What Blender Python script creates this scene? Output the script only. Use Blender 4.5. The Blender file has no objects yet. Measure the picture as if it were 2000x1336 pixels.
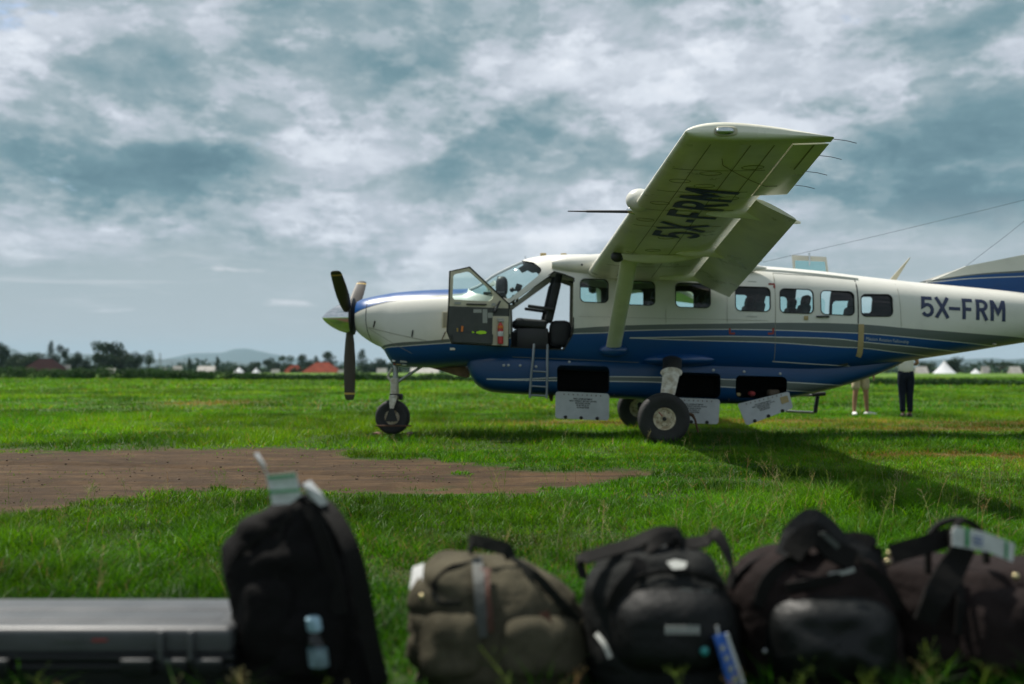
import bpy, bmesh, math, random
import numpy as np
from mathutils import Vector, Matrix, noise as mnoise

random.seed(7)
RNG = np.random.default_rng(11)
SC = bpy.context.scene
COL = SC.collection
R = math.radians

# ------------------------------------------------------------------ camera
F = 1944.4            # focal length in photo pixels (35 mm on a 36 mm sensor, 2000 px wide)
CAMH = 1.10
PITCH = math.atan2(47.0, F)
cd = bpy.data.cameras.new('Camera')
cd.lens = 35.0; cd.sensor_width = 36.0; cd.clip_start = 0.05; cd.clip_end = 60000
cd.dof.use_dof = True; cd.dof.focus_distance = 9.2; cd.dof.aperture_fstop = 1.05; cd.dof.aperture_blades = 0
cam = bpy.data.objects.new('Camera', cd); COL.objects.link(cam)
cam.location = (0, 0, CAMH); cam.rotation_euler = (R(90) + PITCH, 0, 0)
SC.camera = cam

# ------------------------------------------------------------------ light
SUNDIR = Vector((-0.42, 0.32, 1.0)).normalized()       # towards the sun
sd = bpy.data.lights.new('Sun', 'SUN'); sd.energy = 5.0; sd.angle = R(0.6); sd.color = (1.0, 0.95, 0.86)
sun = bpy.data.objects.new('Sun', sd); COL.objects.link(sun)
sun.rotation_euler = SUNDIR.to_track_quat('Z', 'Y').to_euler(); sun.location = (-8, 8, 30)

SC.view_settings.view_transform = 'Standard'; SC.view_settings.look = 'None'
SC.view_settings.exposure = 0.54; SC.view_settings.gamma = 1.0
SC.view_settings.use_curve_mapping = False
SC.cycles.max_bounces = 8; SC.cycles.transparent_max_bounces = 24
SC.cycles.volume_bounces = 0
SC.cycles.use_denoising = True
SC.cycles.caustics_reflective = False; SC.cycles.caustics_refractive = False


class NT:
    """small helper to write shader node trees"""
    def __init__(self, nt):
        self.nt = nt; nt.nodes.clear()
    def n(self, t, **kw):
        x = self.nt.nodes.new(t)
        for k, v in kw.items():
            setattr(x, k, v)
        return x
    def link(self, a, b):
        self.nt.links.new(a, b)
    def _in(self, sock, v):
        if hasattr(v, 'is_output'):
            self.nt.links.new(v, sock)
        else:
            sock.default_value = v
    def math(self, op, a, b=None, c=None, clamp=False):
        m = self.n('ShaderNodeMath', operation=op, use_clamp=clamp)
        self._in(m.inputs[0], a)
        if b is not None: self._in(m.inputs[1], b)
        if c is not None: self._in(m.inputs[2], c)
        return m.outputs[0]
    def mix(self, fac, a, b):
        m = self.n('ShaderNodeMix', data_type='RGBA')
        self._in(m.inputs[0], fac)
        for s, v in ((m.inputs[6], a), (m.inputs[7], b)):
            if hasattr(v, 'is_output'): self.nt.links.new(v, s)
            else: s.default_value = (v[0], v[1], v[2], 1)
        return m.outputs[2]
    def noise(self, vec, scale, detail=4, rough=0.55, dist=0.0, lac=2.0):
        m = self.n('ShaderNodeTexNoise')
        if vec is not None: self.nt.links.new(vec, m.inputs['Vector'])
        m.inputs['Scale'].default_value = scale; m.inputs['Detail'].default_value = detail
        m.inputs['Roughness'].default_value = rough; m.inputs['Distortion'].default_value = dist
        m.inputs['Lacunarity'].default_value = lac
        return m.outputs['Fac']
    def smooth(self, v, lo, hi):
        m = self.n('ShaderNodeMapRange', interpolation_type='SMOOTHSTEP')
        self._in(m.inputs[0], v); m.inputs[1].default_value = lo; m.inputs[2].default_value = hi
        return m.outputs[0]
    def combine(self, x, y, z):
        m = self.n('ShaderNodeCombineXYZ')
        for i, v in enumerate((x, y, z)): self._in(m.inputs[i], v)
        return m.outputs[0]


# ------------------------------------------------------------------ sky
world = bpy.data.worlds.new('World'); SC.world = world; world.use_nodes = True
w = NT(world.node_tree)
out = w.n('ShaderNodeOutputWorld'); bg = w.n('ShaderNodeBackground'); bg.inputs['Strength'].default_value = 0.1
w.link(bg.outputs[0], out.inputs['Surface'])
sky = w.n('ShaderNodeTexSky', sky_type='NISHITA', sun_disc=False)
sky.sun_elevation = math.asin(SUNDIR.z); sky.sun_rotation = math.atan2(SUNDIR.x, SUNDIR.y)
sky.air_density = 1.0; sky.dust_density = 1.5; sky.ozone_density = 1.2
tc = w.n('ShaderNodeTexCoord')
sep = w.n('ShaderNodeSeparateXYZ'); w.link(tc.outputs['Generated'], sep.inputs[0])
dx, dy, dz = sep.outputs
az = w.math('ARCTAN2', dx, dy)                      # radians, 0 = straight ahead
el = w.math('ARCSINE', dz)
zz = w.math('ADD', w.math('MAXIMUM', dz, 0.0), 0.16)
px_ = w.math('DIVIDE', dx, zz); py_ = w.math('DIVIDE', dy, zz)
pv = w.combine(px_, py_, 0.35)                      # a cloud layer overhead, seen in perspective
pv2 = w.combine(w.math('MULTIPLY', px_, 0.8), py_, 4.2)
av = w.combine(w.math('MULTIPLY', az, 1.9), w.math('MULTIPLY', el, 4.0), 1.7)
n_big = w.noise(pv, 0.62, 5, 0.55, 0.5)
n_med = w.noise(pv2, 1.9, 9, 0.62, 0.2)
n_ang = w.noise(av, 2.5, 10, 0.62, 0.25)
n_fine = w.noise(w.combine(w.math('MULTIPLY', az, 1.5), w.math('MULTIPLY', el, 2.6), 9.0), 7.0, 9, 0.66, 0.2)


def blob(a0, e0, wa, we, amp):
    """a cloud bank at azimuth a0, elevation e0 (degrees)"""
    a = w.math('DIVIDE', w.math('SUBTRACT', az, R(a0)), R(wa))
    e = w.math('DIVIDE', w.math('SUBTRACT', el, R(e0)), R(we))
    d = w.math('ADD', w.math('MULTIPLY', a, a), w.math('MULTIPLY', e, e))
    return w.math('MULTIPLY', w.math('EXPONENT', w.math('MULTIPLY', d, -1.0)), amp)


def wsum(lst):
    s = lst[0]
    for x in lst[1:]: s = w.math('ADD', s, x)
    return s


def sky_az(u): return math.degrees(math.atan2(u - 1000, F))
def sky_el(u, v): return math.degrees(math.atan2(715 - v, math.hypot(F, u - 1000)))
def skyblob(u, v, wu, wv, amp): return blob(sky_az(u), sky_el(u, v), math.degrees(wu / F), math.degrees(wv / F), amp)

# brightness of the cloud deck: noise plus the banks that stand in the photograph
bright = wsum([
    w.math('MULTIPLY', w.math('SUBTRACT', n_ang, 0.5), 1.50),
    w.math('MULTIPLY', w.math('SUBTRACT', n_med, 0.5), 0.95),
    w.math('MULTIPLY', w.math('SUBTRACT', n_big, 0.5), 0.55),
    w.math('MULTIPLY', w.math('SUBTRACT', n_fine, 0.5), 0.85),
    w.math('ADD', 0.70, 0.0),
    skyblob(150, 350, 340, 80, -0.60), skyblob(20, 420, 220, 45, -0.25),
    skyblob(440, 300, 110, 40, -0.30), skyblob(880, 325, 300, 70, -0.26),
    skyblob(120, 160, 110, 60, -0.25), skyblob(330, 110, 160, 60, -0.08),
    skyblob(1850, 330, 260, 120, -0.34), skyblob(1950, 180, 200, 130, -0.24), skyblob(1450, 60, 250, 60, -0.12),
    skyblob(600, 180, 200, 60, 0.22), skyblob(1100, 130, 420, 110, 0.10),
    skyblob(330, 265, 150, 26, 0.20), skyblob(300, 445, 300, 30, 0.16),
    skyblob(1050, 470, 180, 40, 0.26), skyblob(30, 110, 100, 80, 0.16),
    skyblob(720, 380, 60, 40, 0.15), skyblob(950, 60, 260, 60, -0.10), skyblob(800, 130, 200, 60, -0.14),
])
ramp = w.n('ShaderNodeValToRGB')
crisp_a = w.smooth(w.noise(w.combine(w.math('MULTIPLY', az, 1.7), w.math('MULTIPLY', el, 3.6), 33.0), 3.4, 9, 0.60, 0.15), 0.47, 0.56)
crisp_b = w.smooth(w.noise(w.combine(w.math('MULTIPLY', az, 1.6), w.math('MULTIPLY', el, 3.0), 57.0), 8.0, 9, 0.62, 0.1), 0.50, 0.58)
bright = wsum([bright, w.math('MULTIPLY', w.math('SUBTRACT', crisp_a, 0.5), 0.26), w.math('MULTIPLY', w.math('SUBTRACT', crisp_b, 0.4), 0.16)])
bright = w.math('ADD', w.math('MULTIPLY', w.math('TANH', w.math('MULTIPLY', w.math('SUBTRACT', bright, 0.58), 1.75)), 0.50), 0.52)
w.link(bright, ramp.inputs[0])
cr = ramp.color_ramp; cr.interpolation = 'LINEAR'
stops = [(0.00, (0.065, 0.140, 0.185)), (0.22, (0.150, 0.255, 0.298)), (0.45, (0.300, 0.380, 0.420)),
         (0.66, (0.465, 0.512, 0.580)), (0.84, (0.64, 0.685, 0.755)), (1.0, (0.84, 0.865, 0.915))]
while len(cr.elements) < len(stops): cr.elements.new(0.5)
for e_, (p_, c_) in zip(cr.elements, stops):
    e_.position = p_; e_.color = (c_[0] * 1, c_[1] * 1, c_[2] * 1, 1)
cloud = w.n('ShaderNodeVectorMath', operation='SCALE'); w.link(ramp.outputs[0], cloud.inputs[0]); cloud.inputs[3].default_value = 7.9
# low sky under the deck: thin haze with a few low streaks
hz_n = w.noise(w.combine(w.math('MULTIPLY', az, 1.4), w.math('MULTIPLY', el, 13.0), 3.0), 3.2, 6, 0.55, 0.3)
hz_f = w.noise(w.combine(w.math('MULTIPLY', az, 1.5), w.math('MULTIPLY', el, 6.0), 71.0), 11.0, 7, 0.6, 0.1)
puffs = w.smooth(w.math('ADD', w.math('MULTIPLY', hz_f, 1.5), wsum([skyblob(560, 592, 85, 11, 0.42), skyblob(465, 527, 90, 9, 0.40), skyblob(60, 500, 70, 7, 0.38), skyblob(160, 512, 30, 6, 0.3), skyblob(420, 612, 60, 6, 0.3), skyblob(130, 603, 140, 5, 0.28)])), 0.98, 1.28)
streak = w.math('MAXIMUM', w.smooth(hz_n, 0.52, 0.78), puffs)
lowcol = w.mix(streak, (2.9, 3.4, 3.65), (4.7, 4.9, 5.2))
lowcol = w.mix(w.smooth(el, R(0), R(5)), (3.3, 3.55, 3.75), lowcol)
deck = w.smooth(w.math('ADD', el, w.math('MULTIPLY', w.math('SUBTRACT', n_ang, 0.5), R(9))), R(3.0), R(8.5))
skycol = w.mix(deck, lowcol, cloud.outputs[0])
# gaps of blue sky
gap_n = w.noise(w.combine(w.math('MULTIPLY', az, 2.2), w.math('MULTIPLY', el, 4.0), 21.0), 5.0, 7, 0.62, 0.3)
gap = w.math('MULTIPLY', w.smooth(w.math('ADD', gap_n, wsum([skyblob(10, 20, 90, 60, 0.24), skyblob(1850, 90, 170, 60, 0.09), skyblob(1830, 150, 120, 30, 0.05)])), 0.67, 0.78), deck)
skycol = w.mix(w.math('MULTIPLY', gap, 0.8), skycol, sky.outputs[0])
w.link(skycol, bg.inputs['Color'])

# ------------------------------------------------------------------ pixel -> place
CP, SP = math.cos(PITCH), math.sin(PITCH)


def ray(u, v):
    up = 668.0 - v
    return Vector((u - 1000.0, F * CP - up * SP, F * SP + up * CP))


def W(u, v, y):
    """world point on the pixel's ray at depth y"""
    d = ray(u, v); t = y / d.y
    return Vector((d.x * t, y, CAMH + d.z * t))


def G(u, v):
    """ground point under a pixel"""
    d = ray(u, v); t = -CAMH / d.z
    return Vector((d.x * t, d.y * t, 0))


PO = Vector((2.225, 16.0, 0.0)); YAW = R(-1.4)        # the aircraft: main-gear centre on the ground
CY, SY = math.cos(YAW), math.sin(YAW)


def P(u, v, s):
    """aircraft-local (x aft, z up) where the pixel's ray meets the lateral plane y = s"""
    d = ray(u, v)
    ox, oy = -PO.x, -PO.y
    lx0 = CY * ox + SY * oy; ly0 = -SY * ox + CY * oy
    ldx = CY * d.x + SY * d.y; ldy = -SY * d.x + CY * d.y
    t = (s - ly0) / ldy
    return lx0 + ldx * t, CAMH + d.z * t


def P3(u, v, s):
    x, z = P(u, v, s); return Vector((x, s, z))


# ------------------------------------------------------------------ mesh helpers
def new_bm(): return bmesh.new()


def finish(name, bm, mats, parent=None, smooth=40, recalc=True):
    if recalc: bmesh.ops.recalc_face_normals(bm, faces=bm.faces[:])
    me = bpy.data.meshes.new(name); bm.to_mesh(me); bm.free()
    return link_mesh(name, me, mats, parent, smooth)


def link_mesh(name, me, mats, parent=None, smooth=40):
    if not isinstance(mats, (list, tuple)): mats = [mats]
    if len(me.materials) == 0:
        for m in mats: me.materials.append(m)
    if smooth:
        me.shade_smooth()
        me.set_sharp_from_angle(angle=R(smooth))
    o = bpy.data.objects.new(name, me); COL.objects.link(o)
    if parent is not None: o.parent = parent
    return o


def tag(o, label=None, cat=None, group=None, kind=None):
    if label: o['label'] = label
    if cat: o['category'] = cat
    if group: o['group'] = group
    if kind: o['kind'] = kind
    return o


def empty(name, loc=(0, 0, 0), rz=0.0):
    o = bpy.data.objects.new(name, None); COL.objects.link(o)
    o.location = loc; o.rotation_euler = (0, 0, rz); o.empty_display_size = 0.2
    return o


def copy_tree(o, parent=None):
    c = o.copy(); COL.objects.link(c); c.parent = parent
    for ch in [x for x in bpy.data.objects if x.parent == o]:
        copy_tree(ch, c)
    return c


def loft(bm, rings, cap=True, mat=0):
    vs = [[bm.verts.new(p) for p in r] for r in rings]
    n = len(vs[0]); fs = []
    for a, b in zip(vs[:-1], vs[1:]):
        for i in range(n):
            fs.append(bm.faces.new((a[i], a[(i + 1) % n], b[(i + 1) % n], b[i])))
    if cap:
        fs.append(bm.faces.new(vs[0][::-1])); fs.append(bm.faces.new(vs[-1]))
    for f in fs: f.material_index = mat
    return vs


def tube(bm, pts, r, n=8, mat=0, squash=None):
    pts = [Vector(p) for p in pts]
    rr = r if isinstance(r, (list, tuple)) else [r] * len(pts)
    rings = []; prev = None
    for i, p in enumerate(pts):
        t = (pts[min(i + 1, len(pts) - 1)] - pts[max(i - 1, 0)]).normalized()
        if prev is None:
            a = Vector((0, 0, 1)) if abs(t.z) < 0.9 else Vector((1, 0, 0))
            x = t.cross(a).normalized()
        else:
            x = (prev - t * prev.dot(t)).normalized()
        prev = x; y = t.cross(x)
        rings.append([p + (x * math.cos(k * 2 * math.pi / n) + y * math.sin(k * 2 * math.pi / n)) * rr[i] for k in range(n)])
    loft(bm, rings, True, mat)


def ribbon(bm, pts, width, thick, wdir, mat=0):
    """flat strap: rectangular section, width along wdir"""
    pts = [Vector(p) for p in pts]; rings = []
    for i, p in enumerate(pts):
        t = (pts[min(i + 1, len(pts) - 1)] - pts[max(i - 1, 0)]).normalized()
        wd = Vector(wdir(i) if callable(wdir) else wdir); wd = (wd - t * wd.dot(t)).normalized(); nn = t.cross(wd)
        a, b = wd * width / 2, nn * thick / 2
        rings.append([p - a - b, p + a - b, p + a + b, p - a + b])
    loft(bm, rings, True, mat)


def prism(bm, poly, vec, mat=0):
    vec = Vector(vec)
    a = [bm.verts.new(p) for p in poly]; b = [bm.verts.new(Vector(p) + vec) for p in poly]
    fs = [bm.faces.new(a[::-1]), bm.faces.new(b)]
    n = len(a)
    for i in range(n): fs.append(bm.faces.new((a[i], a[(i + 1) % n], b[(i + 1) % n], b[i])))
    for f in fs: f.material_index = mat


def rbox(bm, c, d, bev=0.01, rot=None, mat=0, seg=2):
    t = bmesh.new(); bmesh.ops.create_cube(t, size=1.0)
    for v in t.verts: v.co = Vector((v.co.x * d[0], v.co.y * d[1], v.co.z * d[2]))
    if bev > 0:
        bmesh.ops.bevel(t, geom=t.edges[:], offset=min(bev, min(d) * 0.48), segments=seg, affect='EDGES', profile=0.5)
    M = Matrix.Translation(Vector(c)) @ (rot.to_4x4() if rot is not None else Matrix.Identity(4))
    t.transform(M); merge(bm, t, mat)


def merge(bm, t, mat=0):
    m = {}
    for v in t.verts: m[v] = bm.verts.new(v.co)
    for f in t.faces:
        try:
            g = bm.faces.new([m[v] for v in f.verts]); g.material_index = mat
        except ValueError: pass
    t.free()


def lathe(bm, prof, origin, axis='y', n=32, mat=0, cap=True):
    """profile of (along axis, radius)"""
    o = Vector(origin)
    ax = {'x': Vector((1, 0, 0)), 'y': Vector((0, 1, 0)), 'z': Vector((0, 0, 1))}[axis]
    a = {'x': Vector((0, 1, 0)), 'y': Vector((0, 0, 1)), 'z': Vector((1, 0, 0))}[axis]; b = ax.cross(a)
    rings = [[o + ax * h + (a * math.cos(k * 2 * math.pi / n) + b * math.sin(k * 2 * math.pi / n)) * max(r, 1e-4) for k in range(n)] for h, r in prof]
    loft(bm, rings, cap, mat)


def ellipsoid(bm, c, r, nu=20, nv=12, mat=0, e=1.0):
    c = Vector(c); rings = []
    sg = lambda x: math.copysign(abs(x) ** e, x)
    for j in range(nv + 1):
        ph = -math.pi / 2 + math.pi * (j + 0.02 * (j == 0) - 0.02 * (j == nv)) / nv
        rings.append([c + Vector((r[0] * sg(math.cos(ph)) * sg(math.cos(2 * math.pi * i / nu)), r[1] * sg(math.cos(ph)) * sg(math.sin(2 * math.pi * i / nu)), r[2] * sg(math.sin(ph)))) for i in range(nu)])
    loft(bm, rings, True, mat)


def boolean(me, cutter, op='DIFFERENCE'):
    """returns a new mesh: me (op) cutter"""
    a = bpy.data.objects.new('tmp_a', me); b = bpy.data.objects.new('tmp_b', cutter)
    COL.objects.link(a); COL.objects.link(b)
    m = a.modifiers.new('b', 'BOOLEAN'); m.object = b; m.operation = op; m.solver = 'EXACT'
    dg = bpy.context.evaluated_depsgraph_get(); dg.update()
    res = bpy.data.meshes.new_from_object(a.evaluated_get(dg))
    bpy.data.objects.remove(a); bpy.data.objects.remove(b)
    return res


def solidify(me, t, inner=1):
    a = bpy.data.objects.new('tmp_a', me); COL.objects.link(a)
    m = a.modifiers.new('s', 'SOLIDIFY'); m.thickness = t; m.offset = -1.0; m.material_offset = inner; m.use_even_offset = False
    dg = bpy.context.evaluated_depsgraph_get(); dg.update()
    res = bpy.data.meshes.new_from_object(a.evaluated_get(dg)); bpy.data.objects.remove(a)
    return res


def pchip(xs, ys):
    xs = np.array(xs, float); ys = np.array(ys, float)
    h = np.diff(xs); dl = np.diff(ys) / h; d = np.zeros_like(ys)
    for i in range(1, len(xs) - 1):
        if dl[i - 1] * dl[i] > 0:
            w1, w2 = 2 * h[i] + h[i - 1], h[i] + 2 * h[i - 1]
            d[i] = (w1 + w2) / (w1 / dl[i - 1] + w2 / dl[i])
    d[0], d[-1] = dl[0], dl[-1]

    def f(x):
        i = int(np.clip(np.searchsorted(xs, x) - 1, 0, len(h) - 1)); t = min(max((x - xs[i]) / h[i], 0.0), 1.0)
        return ((2 * t**3 - 3 * t**2 + 1) * ys[i] + (t**3 - 2 * t**2 + t) * h[i] * d[i] + (-2 * t**3 + 3 * t**2) * ys[i + 1] + (t**3 - t**2) * h[i] * d[i + 1])
    return f


# ------------------------------------------------------------------ materials
def principled(name, col, rough=0.5, metal=0.0, spec=0.5, var=0.0, vscale=6.0, bump=0.0, bscale=60.0, coat=0.0, col2=None):
    m = bpy.data.materials.new(name); m.use_nodes = True
    t = NT(m.node_tree); o = t.n('ShaderNodeOutputMaterial'); b = t.n('ShaderNodeBsdfPrincipled')
    t.link(b.outputs[0], o.inputs['Surface'])
    b.inputs['Base Color'].default_value = (*col, 1); b.inputs['Roughness'].default_value = rough
    b.inputs['Metallic'].default_value = metal; b.inputs['Specular IOR Level'].default_value = spec
    b.inputs['Coat Weight'].default_value = coat; b.inputs['Coat Roughness'].default_value = 0.08
    if var > 0 or bump > 0:
        c = t.n('ShaderNodeTexCoord')
        if var > 0:
            nz = t.noise(c.outputs['Object'], vscale, 6, 0.6)
            lo = col2 if col2 else tuple(x * (1 - var) for x in col)
            t.link(t.mix(t.smooth(nz, 0.3, 0.72), lo, tuple(min(1, x * (1 + var * 0.5)) for x in col)), b.inputs['Base Color'])
            t.link(t.math('ADD', t.math('MULTIPLY', nz, 0.2), rough - 0.1), b.inputs['Roughness'])
        if bump > 0:
            bn = t.n('ShaderNodeBump'); bn.inputs['Strength'].default_value = bump; bn.inputs['Distance'].default_value = 0.02
            t.link(t.noise(c.outputs['Object'], bscale, 4, 0.6), bn.inputs['Height']); t.link(bn.outputs[0], b.inputs['Normal'])
    return m


WHITE = (0.60, 0.595, 0.545); BLUE = (0.003, 0.055, 0.205); GREY = (0.105, 0.122, 0.120)
M = {}
M['white'] = principled('white_paint', WHITE, 0.3, var=0.07, vscale=2.5, coat=0.3)
M['wingwhite'] = principled('wing_paint', (0.80, 0.78, 0.66), 0.30, var=0.16, vscale=1.8, coat=0.2)
M['blue'] = principled('blue_paint', BLUE, 0.3, coat=0.4, var=0.15, vscale=3)
M['navy'] = principled('navy_letters', (0.006, 0.018, 0.07), 0.35)
M['cream'] = principled('cream_trim', (0.52, 0.48, 0.36), 0.55, var=0.1)
M['trim'] = principled('grey_door_lining', (0.060, 0.065, 0.062), 0.8, var=0.2, bump=0.2)
M['interior'] = principled('cabin_lining', (0.055, 0.058, 0.058), 0.85, var=0.2)
M['pod_in'] = principled('pod_interior', (0.018, 0.018, 0.018), 0.9, var=0.2)
M['seal'] = principled('rubber_seal', (0.012, 0.013, 0.013), 0.7)
M['seat'] = principled('seat_fabric', (0.022, 0.023, 0.024), 0.8, var=0.3, bump=0.3)
M['black'] = principled('black_plastic', (0.015, 0.015, 0.016), 0.5)
M['rubber'] = principled('tyre_rubber', (0.018, 0.018, 0.018), 0.75, var=0.35, vscale=14, bump=0.3)
M['rim'] = principled('wheel_cream', (0.56, 0.50, 0.38), 0.5, var=0.25, vscale=18, col2=(0.30, 0.22, 0.13))
M['chrome'] = principled('chrome', (0.66, 0.66, 0.66), 0.12, 1.0)
M['steel'] = principled('steel', (0.38, 0.39, 0.40), 0.4, 0.8, var=0.2)
M['alu'] = principled('ladder_aluminium', (0.20, 0.22, 0.24), 0.45, 0.6)
M['blade'] = principled('blade_paint', (0.026, 0.018, 0.010), 0.36, spec=0.6, coat=0.10)
M['blade'].node_tree.nodes['Principled BSDF'].inputs['Coat Roughness'].default_value = 0.32
M['bladewhite'] = principled('blade_face', (0.62, 0.62, 0.60), 0.3, 0.3)
M['yellow'] = principled('blade_yellow', (0.45, 0.30, 0.06), 0.45)
M['gearwhite'] = principled('gear_paint', (0.66, 0.64, 0.58), 0.4, var=0.22, vscale=12, col2=(0.40, 0.34, 0.25))
M['dark'] = principled('dark_metal', (0.03, 0.03, 0.03), 0.6, 0.4, var=0.3)
M['rust'] = principled('rusty_steel', (0.10, 0.045, 0.02), 0.8, var=0.4, vscale=30)
M['brass'] = principled('brass', (0.65, 0.55, 0.30), 0.3, 0.9)
M['exhaust'] = principled('exhaust_metal', (0.16, 0.10, 0.045), 0.55, 0.6, var=0.4)
M['red'] = principled('extinguisher_red', (0.45, 0.02, 0.015), 0.35)
M['redmark'] = principled('red_marking', (0.26, 0.030, 0.022), 0.5)
M['orange'] = principled('orange_label', (0.62, 0.18, 0.03), 0.5)
M['lime'] = principled('hi_vis_lime', (0.42, 0.75, 0.02), 0.7)
M['paper'] = principled('paper_white', (0.55, 0.56, 0.56), 0.6, var=0.15, vscale=20)
M['paperdim'] = principled('placard_grey', (0.30, 0.31, 0.29), 0.6)
M['tape'] = principled('tan_tape', (0.34, 0.26, 0.12), 0.6, var=0.15)
M['doorgrey'] = principled('pod_door_inner', (0.44, 0.46, 0.47), 0.5, var=0.12, vscale=5)
M['pline'] = principled('panel_gap', (0.23, 0.22, 0.17), 0.8)
M['green_tag'] = principled('tag_green', (0.03, 0.24, 0.08), 0.6)
M['blue_tag'] = principled('tag_blue', (0.02, 0.10, 0.42), 0.5)


def glass(name, tint, rough=0.02, refl=0.9):
    m = bpy.data.materials.new(name); m.use_nodes = True
    t = NT(m.node_tree); o = t.n('ShaderNodeOutputMaterial')
    tr = t.n('ShaderNodeBsdfTransparent'); tr.inputs[0].default_value = (*tint, 1)
    gl = t.n('ShaderNodeBsdfGlossy'); gl.inputs['Roughness'].default_value = rough; gl.inputs[0].default_value = (refl, refl, refl, 1)
    fr = t.n('ShaderNodeFresnel'); fr.inputs[0].default_value = 1.45
    gm_ = t.n('ShaderNodeNewGeometry'); fac = t.math('ADD', t.math('MULTIPLY', fr.outputs[0], t.math('SUBTRACT', 1.0, gm_.outputs['Backfacing'])), t.math('MULTIPLY', gm_.outputs['Backfacing'], 0.05))
    mx = t.n('ShaderNodeMixShader'); t.link(fac, mx.inputs[0]); t.link(tr.outputs[0], mx.inputs[1]); t.link(gl.outputs[0], mx.inputs[2])
    t.link(mx.outputs[0], o.inputs['Surface'])
    return m


M['glass'] = glass('window_glass', (0.74, 0.90, 0.89))
M['wglass'] = glass('windshield_glass', (0.86, 0.95, 0.94))
M['lens'] = glass('lens_glass', (0.85, 0.88, 0.88))


def float_curve(t, x, pts, x0, x1, z0, z1):
    """z of a paint line as a function of x"""
    fc = t.n('ShaderNodeFloatCurve'); cu = fc.mapping.curves[0]
    q = sorted([((a - x0) / (x1 - x0), (b - z0) / (z1 - z0)) for a, b in pts])
    if q[0][0] > 0.001: q.insert(0, (0.0, q[0][1]))
    if q[-1][0] < 0.999: q.append((1.0, q[-1][1]))
    while len(cu.points) < len(q): cu.points.new(0.5, 0.5)
    for p, (a, b) in zip(cu.points, q):
        p.location = (a, b); p.handle_type = 'AUTO_CLAMPED'
    fc.mapping.update(); fc.inputs[0].default_value = 1.0
    t._in(fc.inputs[1], t.math('DIVIDE', t.math('SUBTRACT', x, x0), x1 - x0))
    return t.math('ADD', t.math('MULTIPLY', fc.outputs[0], z1 - z0), z0)


def livery(name, build):
    m = bpy.data.materials.new(name); m.use_nodes = True
    t = NT(m.node_tree); o = t.n('ShaderNodeOutputMaterial'); b = t.n('ShaderNodeBsdfPrincipled')
    t.link(b.outputs[0], o.inputs['Surface'])
    c = t.n('ShaderNodeTexCoord'); s = t.n('ShaderNodeSeparateXYZ'); t.link(c.outputs['Object'], s.inputs[0])
    col = build(t, s.outputs[0], s.outputs[2])
    g = t.noise(c.outputs['Object'], 3.0, 6, 0.65)
    g2 = t.noise(c.outputs['Object'], 38.0, 3, 0.6)
    col = t.mix(t.math('MULTIPLY', t.smooth(g, 0.45, 0.8), 0.10), col, (0.030, 0.026, 0.018))
    mp = t.n('ShaderNodeMapping'); t.link(c.outputs['Object'], mp.inputs[0]); mp.inputs['Scale'].default_value = (0.5, 2.0, 9.0)
    st = t.noise(mp.outputs[0], 2.4, 7, 0.65); soot = t.math('MULTIPLY', t.smooth(st, 0.50, 0.74), t.math('SUBTRACT', 1.0, t.smooth(s.outputs[2], 0.9, 1.55)))
    col = t.mix(t.math('MULTIPLY', soot, 0.30), col, (0.020, 0.018, 0.013))
    t.link(col, b.inputs['Base Color'])
    t.link(t.math('ADD', 0.24, t.math('MULTIPLY', g, 0.2)), b.inputs['Roughness'])
    b.inputs['Coat Weight'].default_value = 0.08; b.inputs['Coat Roughness'].default_value = 0.12; b.inputs['Specular IOR Level'].default_value = 0.36
    bn = t.n('ShaderNodeBump'); bn.inputs['Strength'].default_value = 0.05; bn.inputs['Distance'].default_value = 0.01
    t.link(t.noise(c.outputs['Object'], 2.2, 3, 0.5), bn.inputs['Height']); t.link(bn.outputs[0], b.inputs['Normal'])
    return m

# ================================================================== ground, grass, dirt track
def vnoise(x, y, seed=0):
    """value noise on arrays, 0..1"""
    xi = np.floor(x).astype(np.int64); yi = np.floor(y).astype(np.int64); fx = x - xi; fy = y - yi
    fx = fx * fx * (3 - 2 * fx); fy = fy * fy * (3 - 2 * fy)

    def h(a, b):
        n = (a * 374761393 + b * 668265263 + seed * 1442695041) & 0xFFFFFFFF
        n = ((n ^ (n >> 13)) * 1274126177) & 0xFFFFFFFF
        return ((n ^ (n >> 16)) & 0xFFFF) / 65535.0
    return (h(xi, yi) * (1 - fx) + h(xi + 1, yi) * fx) * (1 - fy) + (h(xi, yi + 1) * (1 - fx) + h(xi + 1, yi + 1) * fx) * fy


def fbm(x, y, seed=0, oct=4):
    s = 0; a = 0.5; t = 0
    for k in range(oct):
        s = s + a * vnoise(x * 2**k, y * 2**k, seed + k * 17); t += a; a *= 0.55
    return s / t


def gpts(px): return np.array([[G(u, v).x, G(u, v).y] for u, v in px])


_far = gpts([(-900, 905), (-200, 886), (0, 881), (250, 877), (480, 872), (620, 876), (760, 890), (900, 905), (1100, 914), (1330, 917)])
_near = gpts([(-900, 1110), (-200, 1040), (0, 1012), (200, 982), (400, 958), (640, 953), (850, 960), (1000, 964), (1150, 950), (1330, 922)])
_far = _far[np.argsort(_far[:, 0])]; _near = _near[np.argsort(_near[:, 0])]


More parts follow.
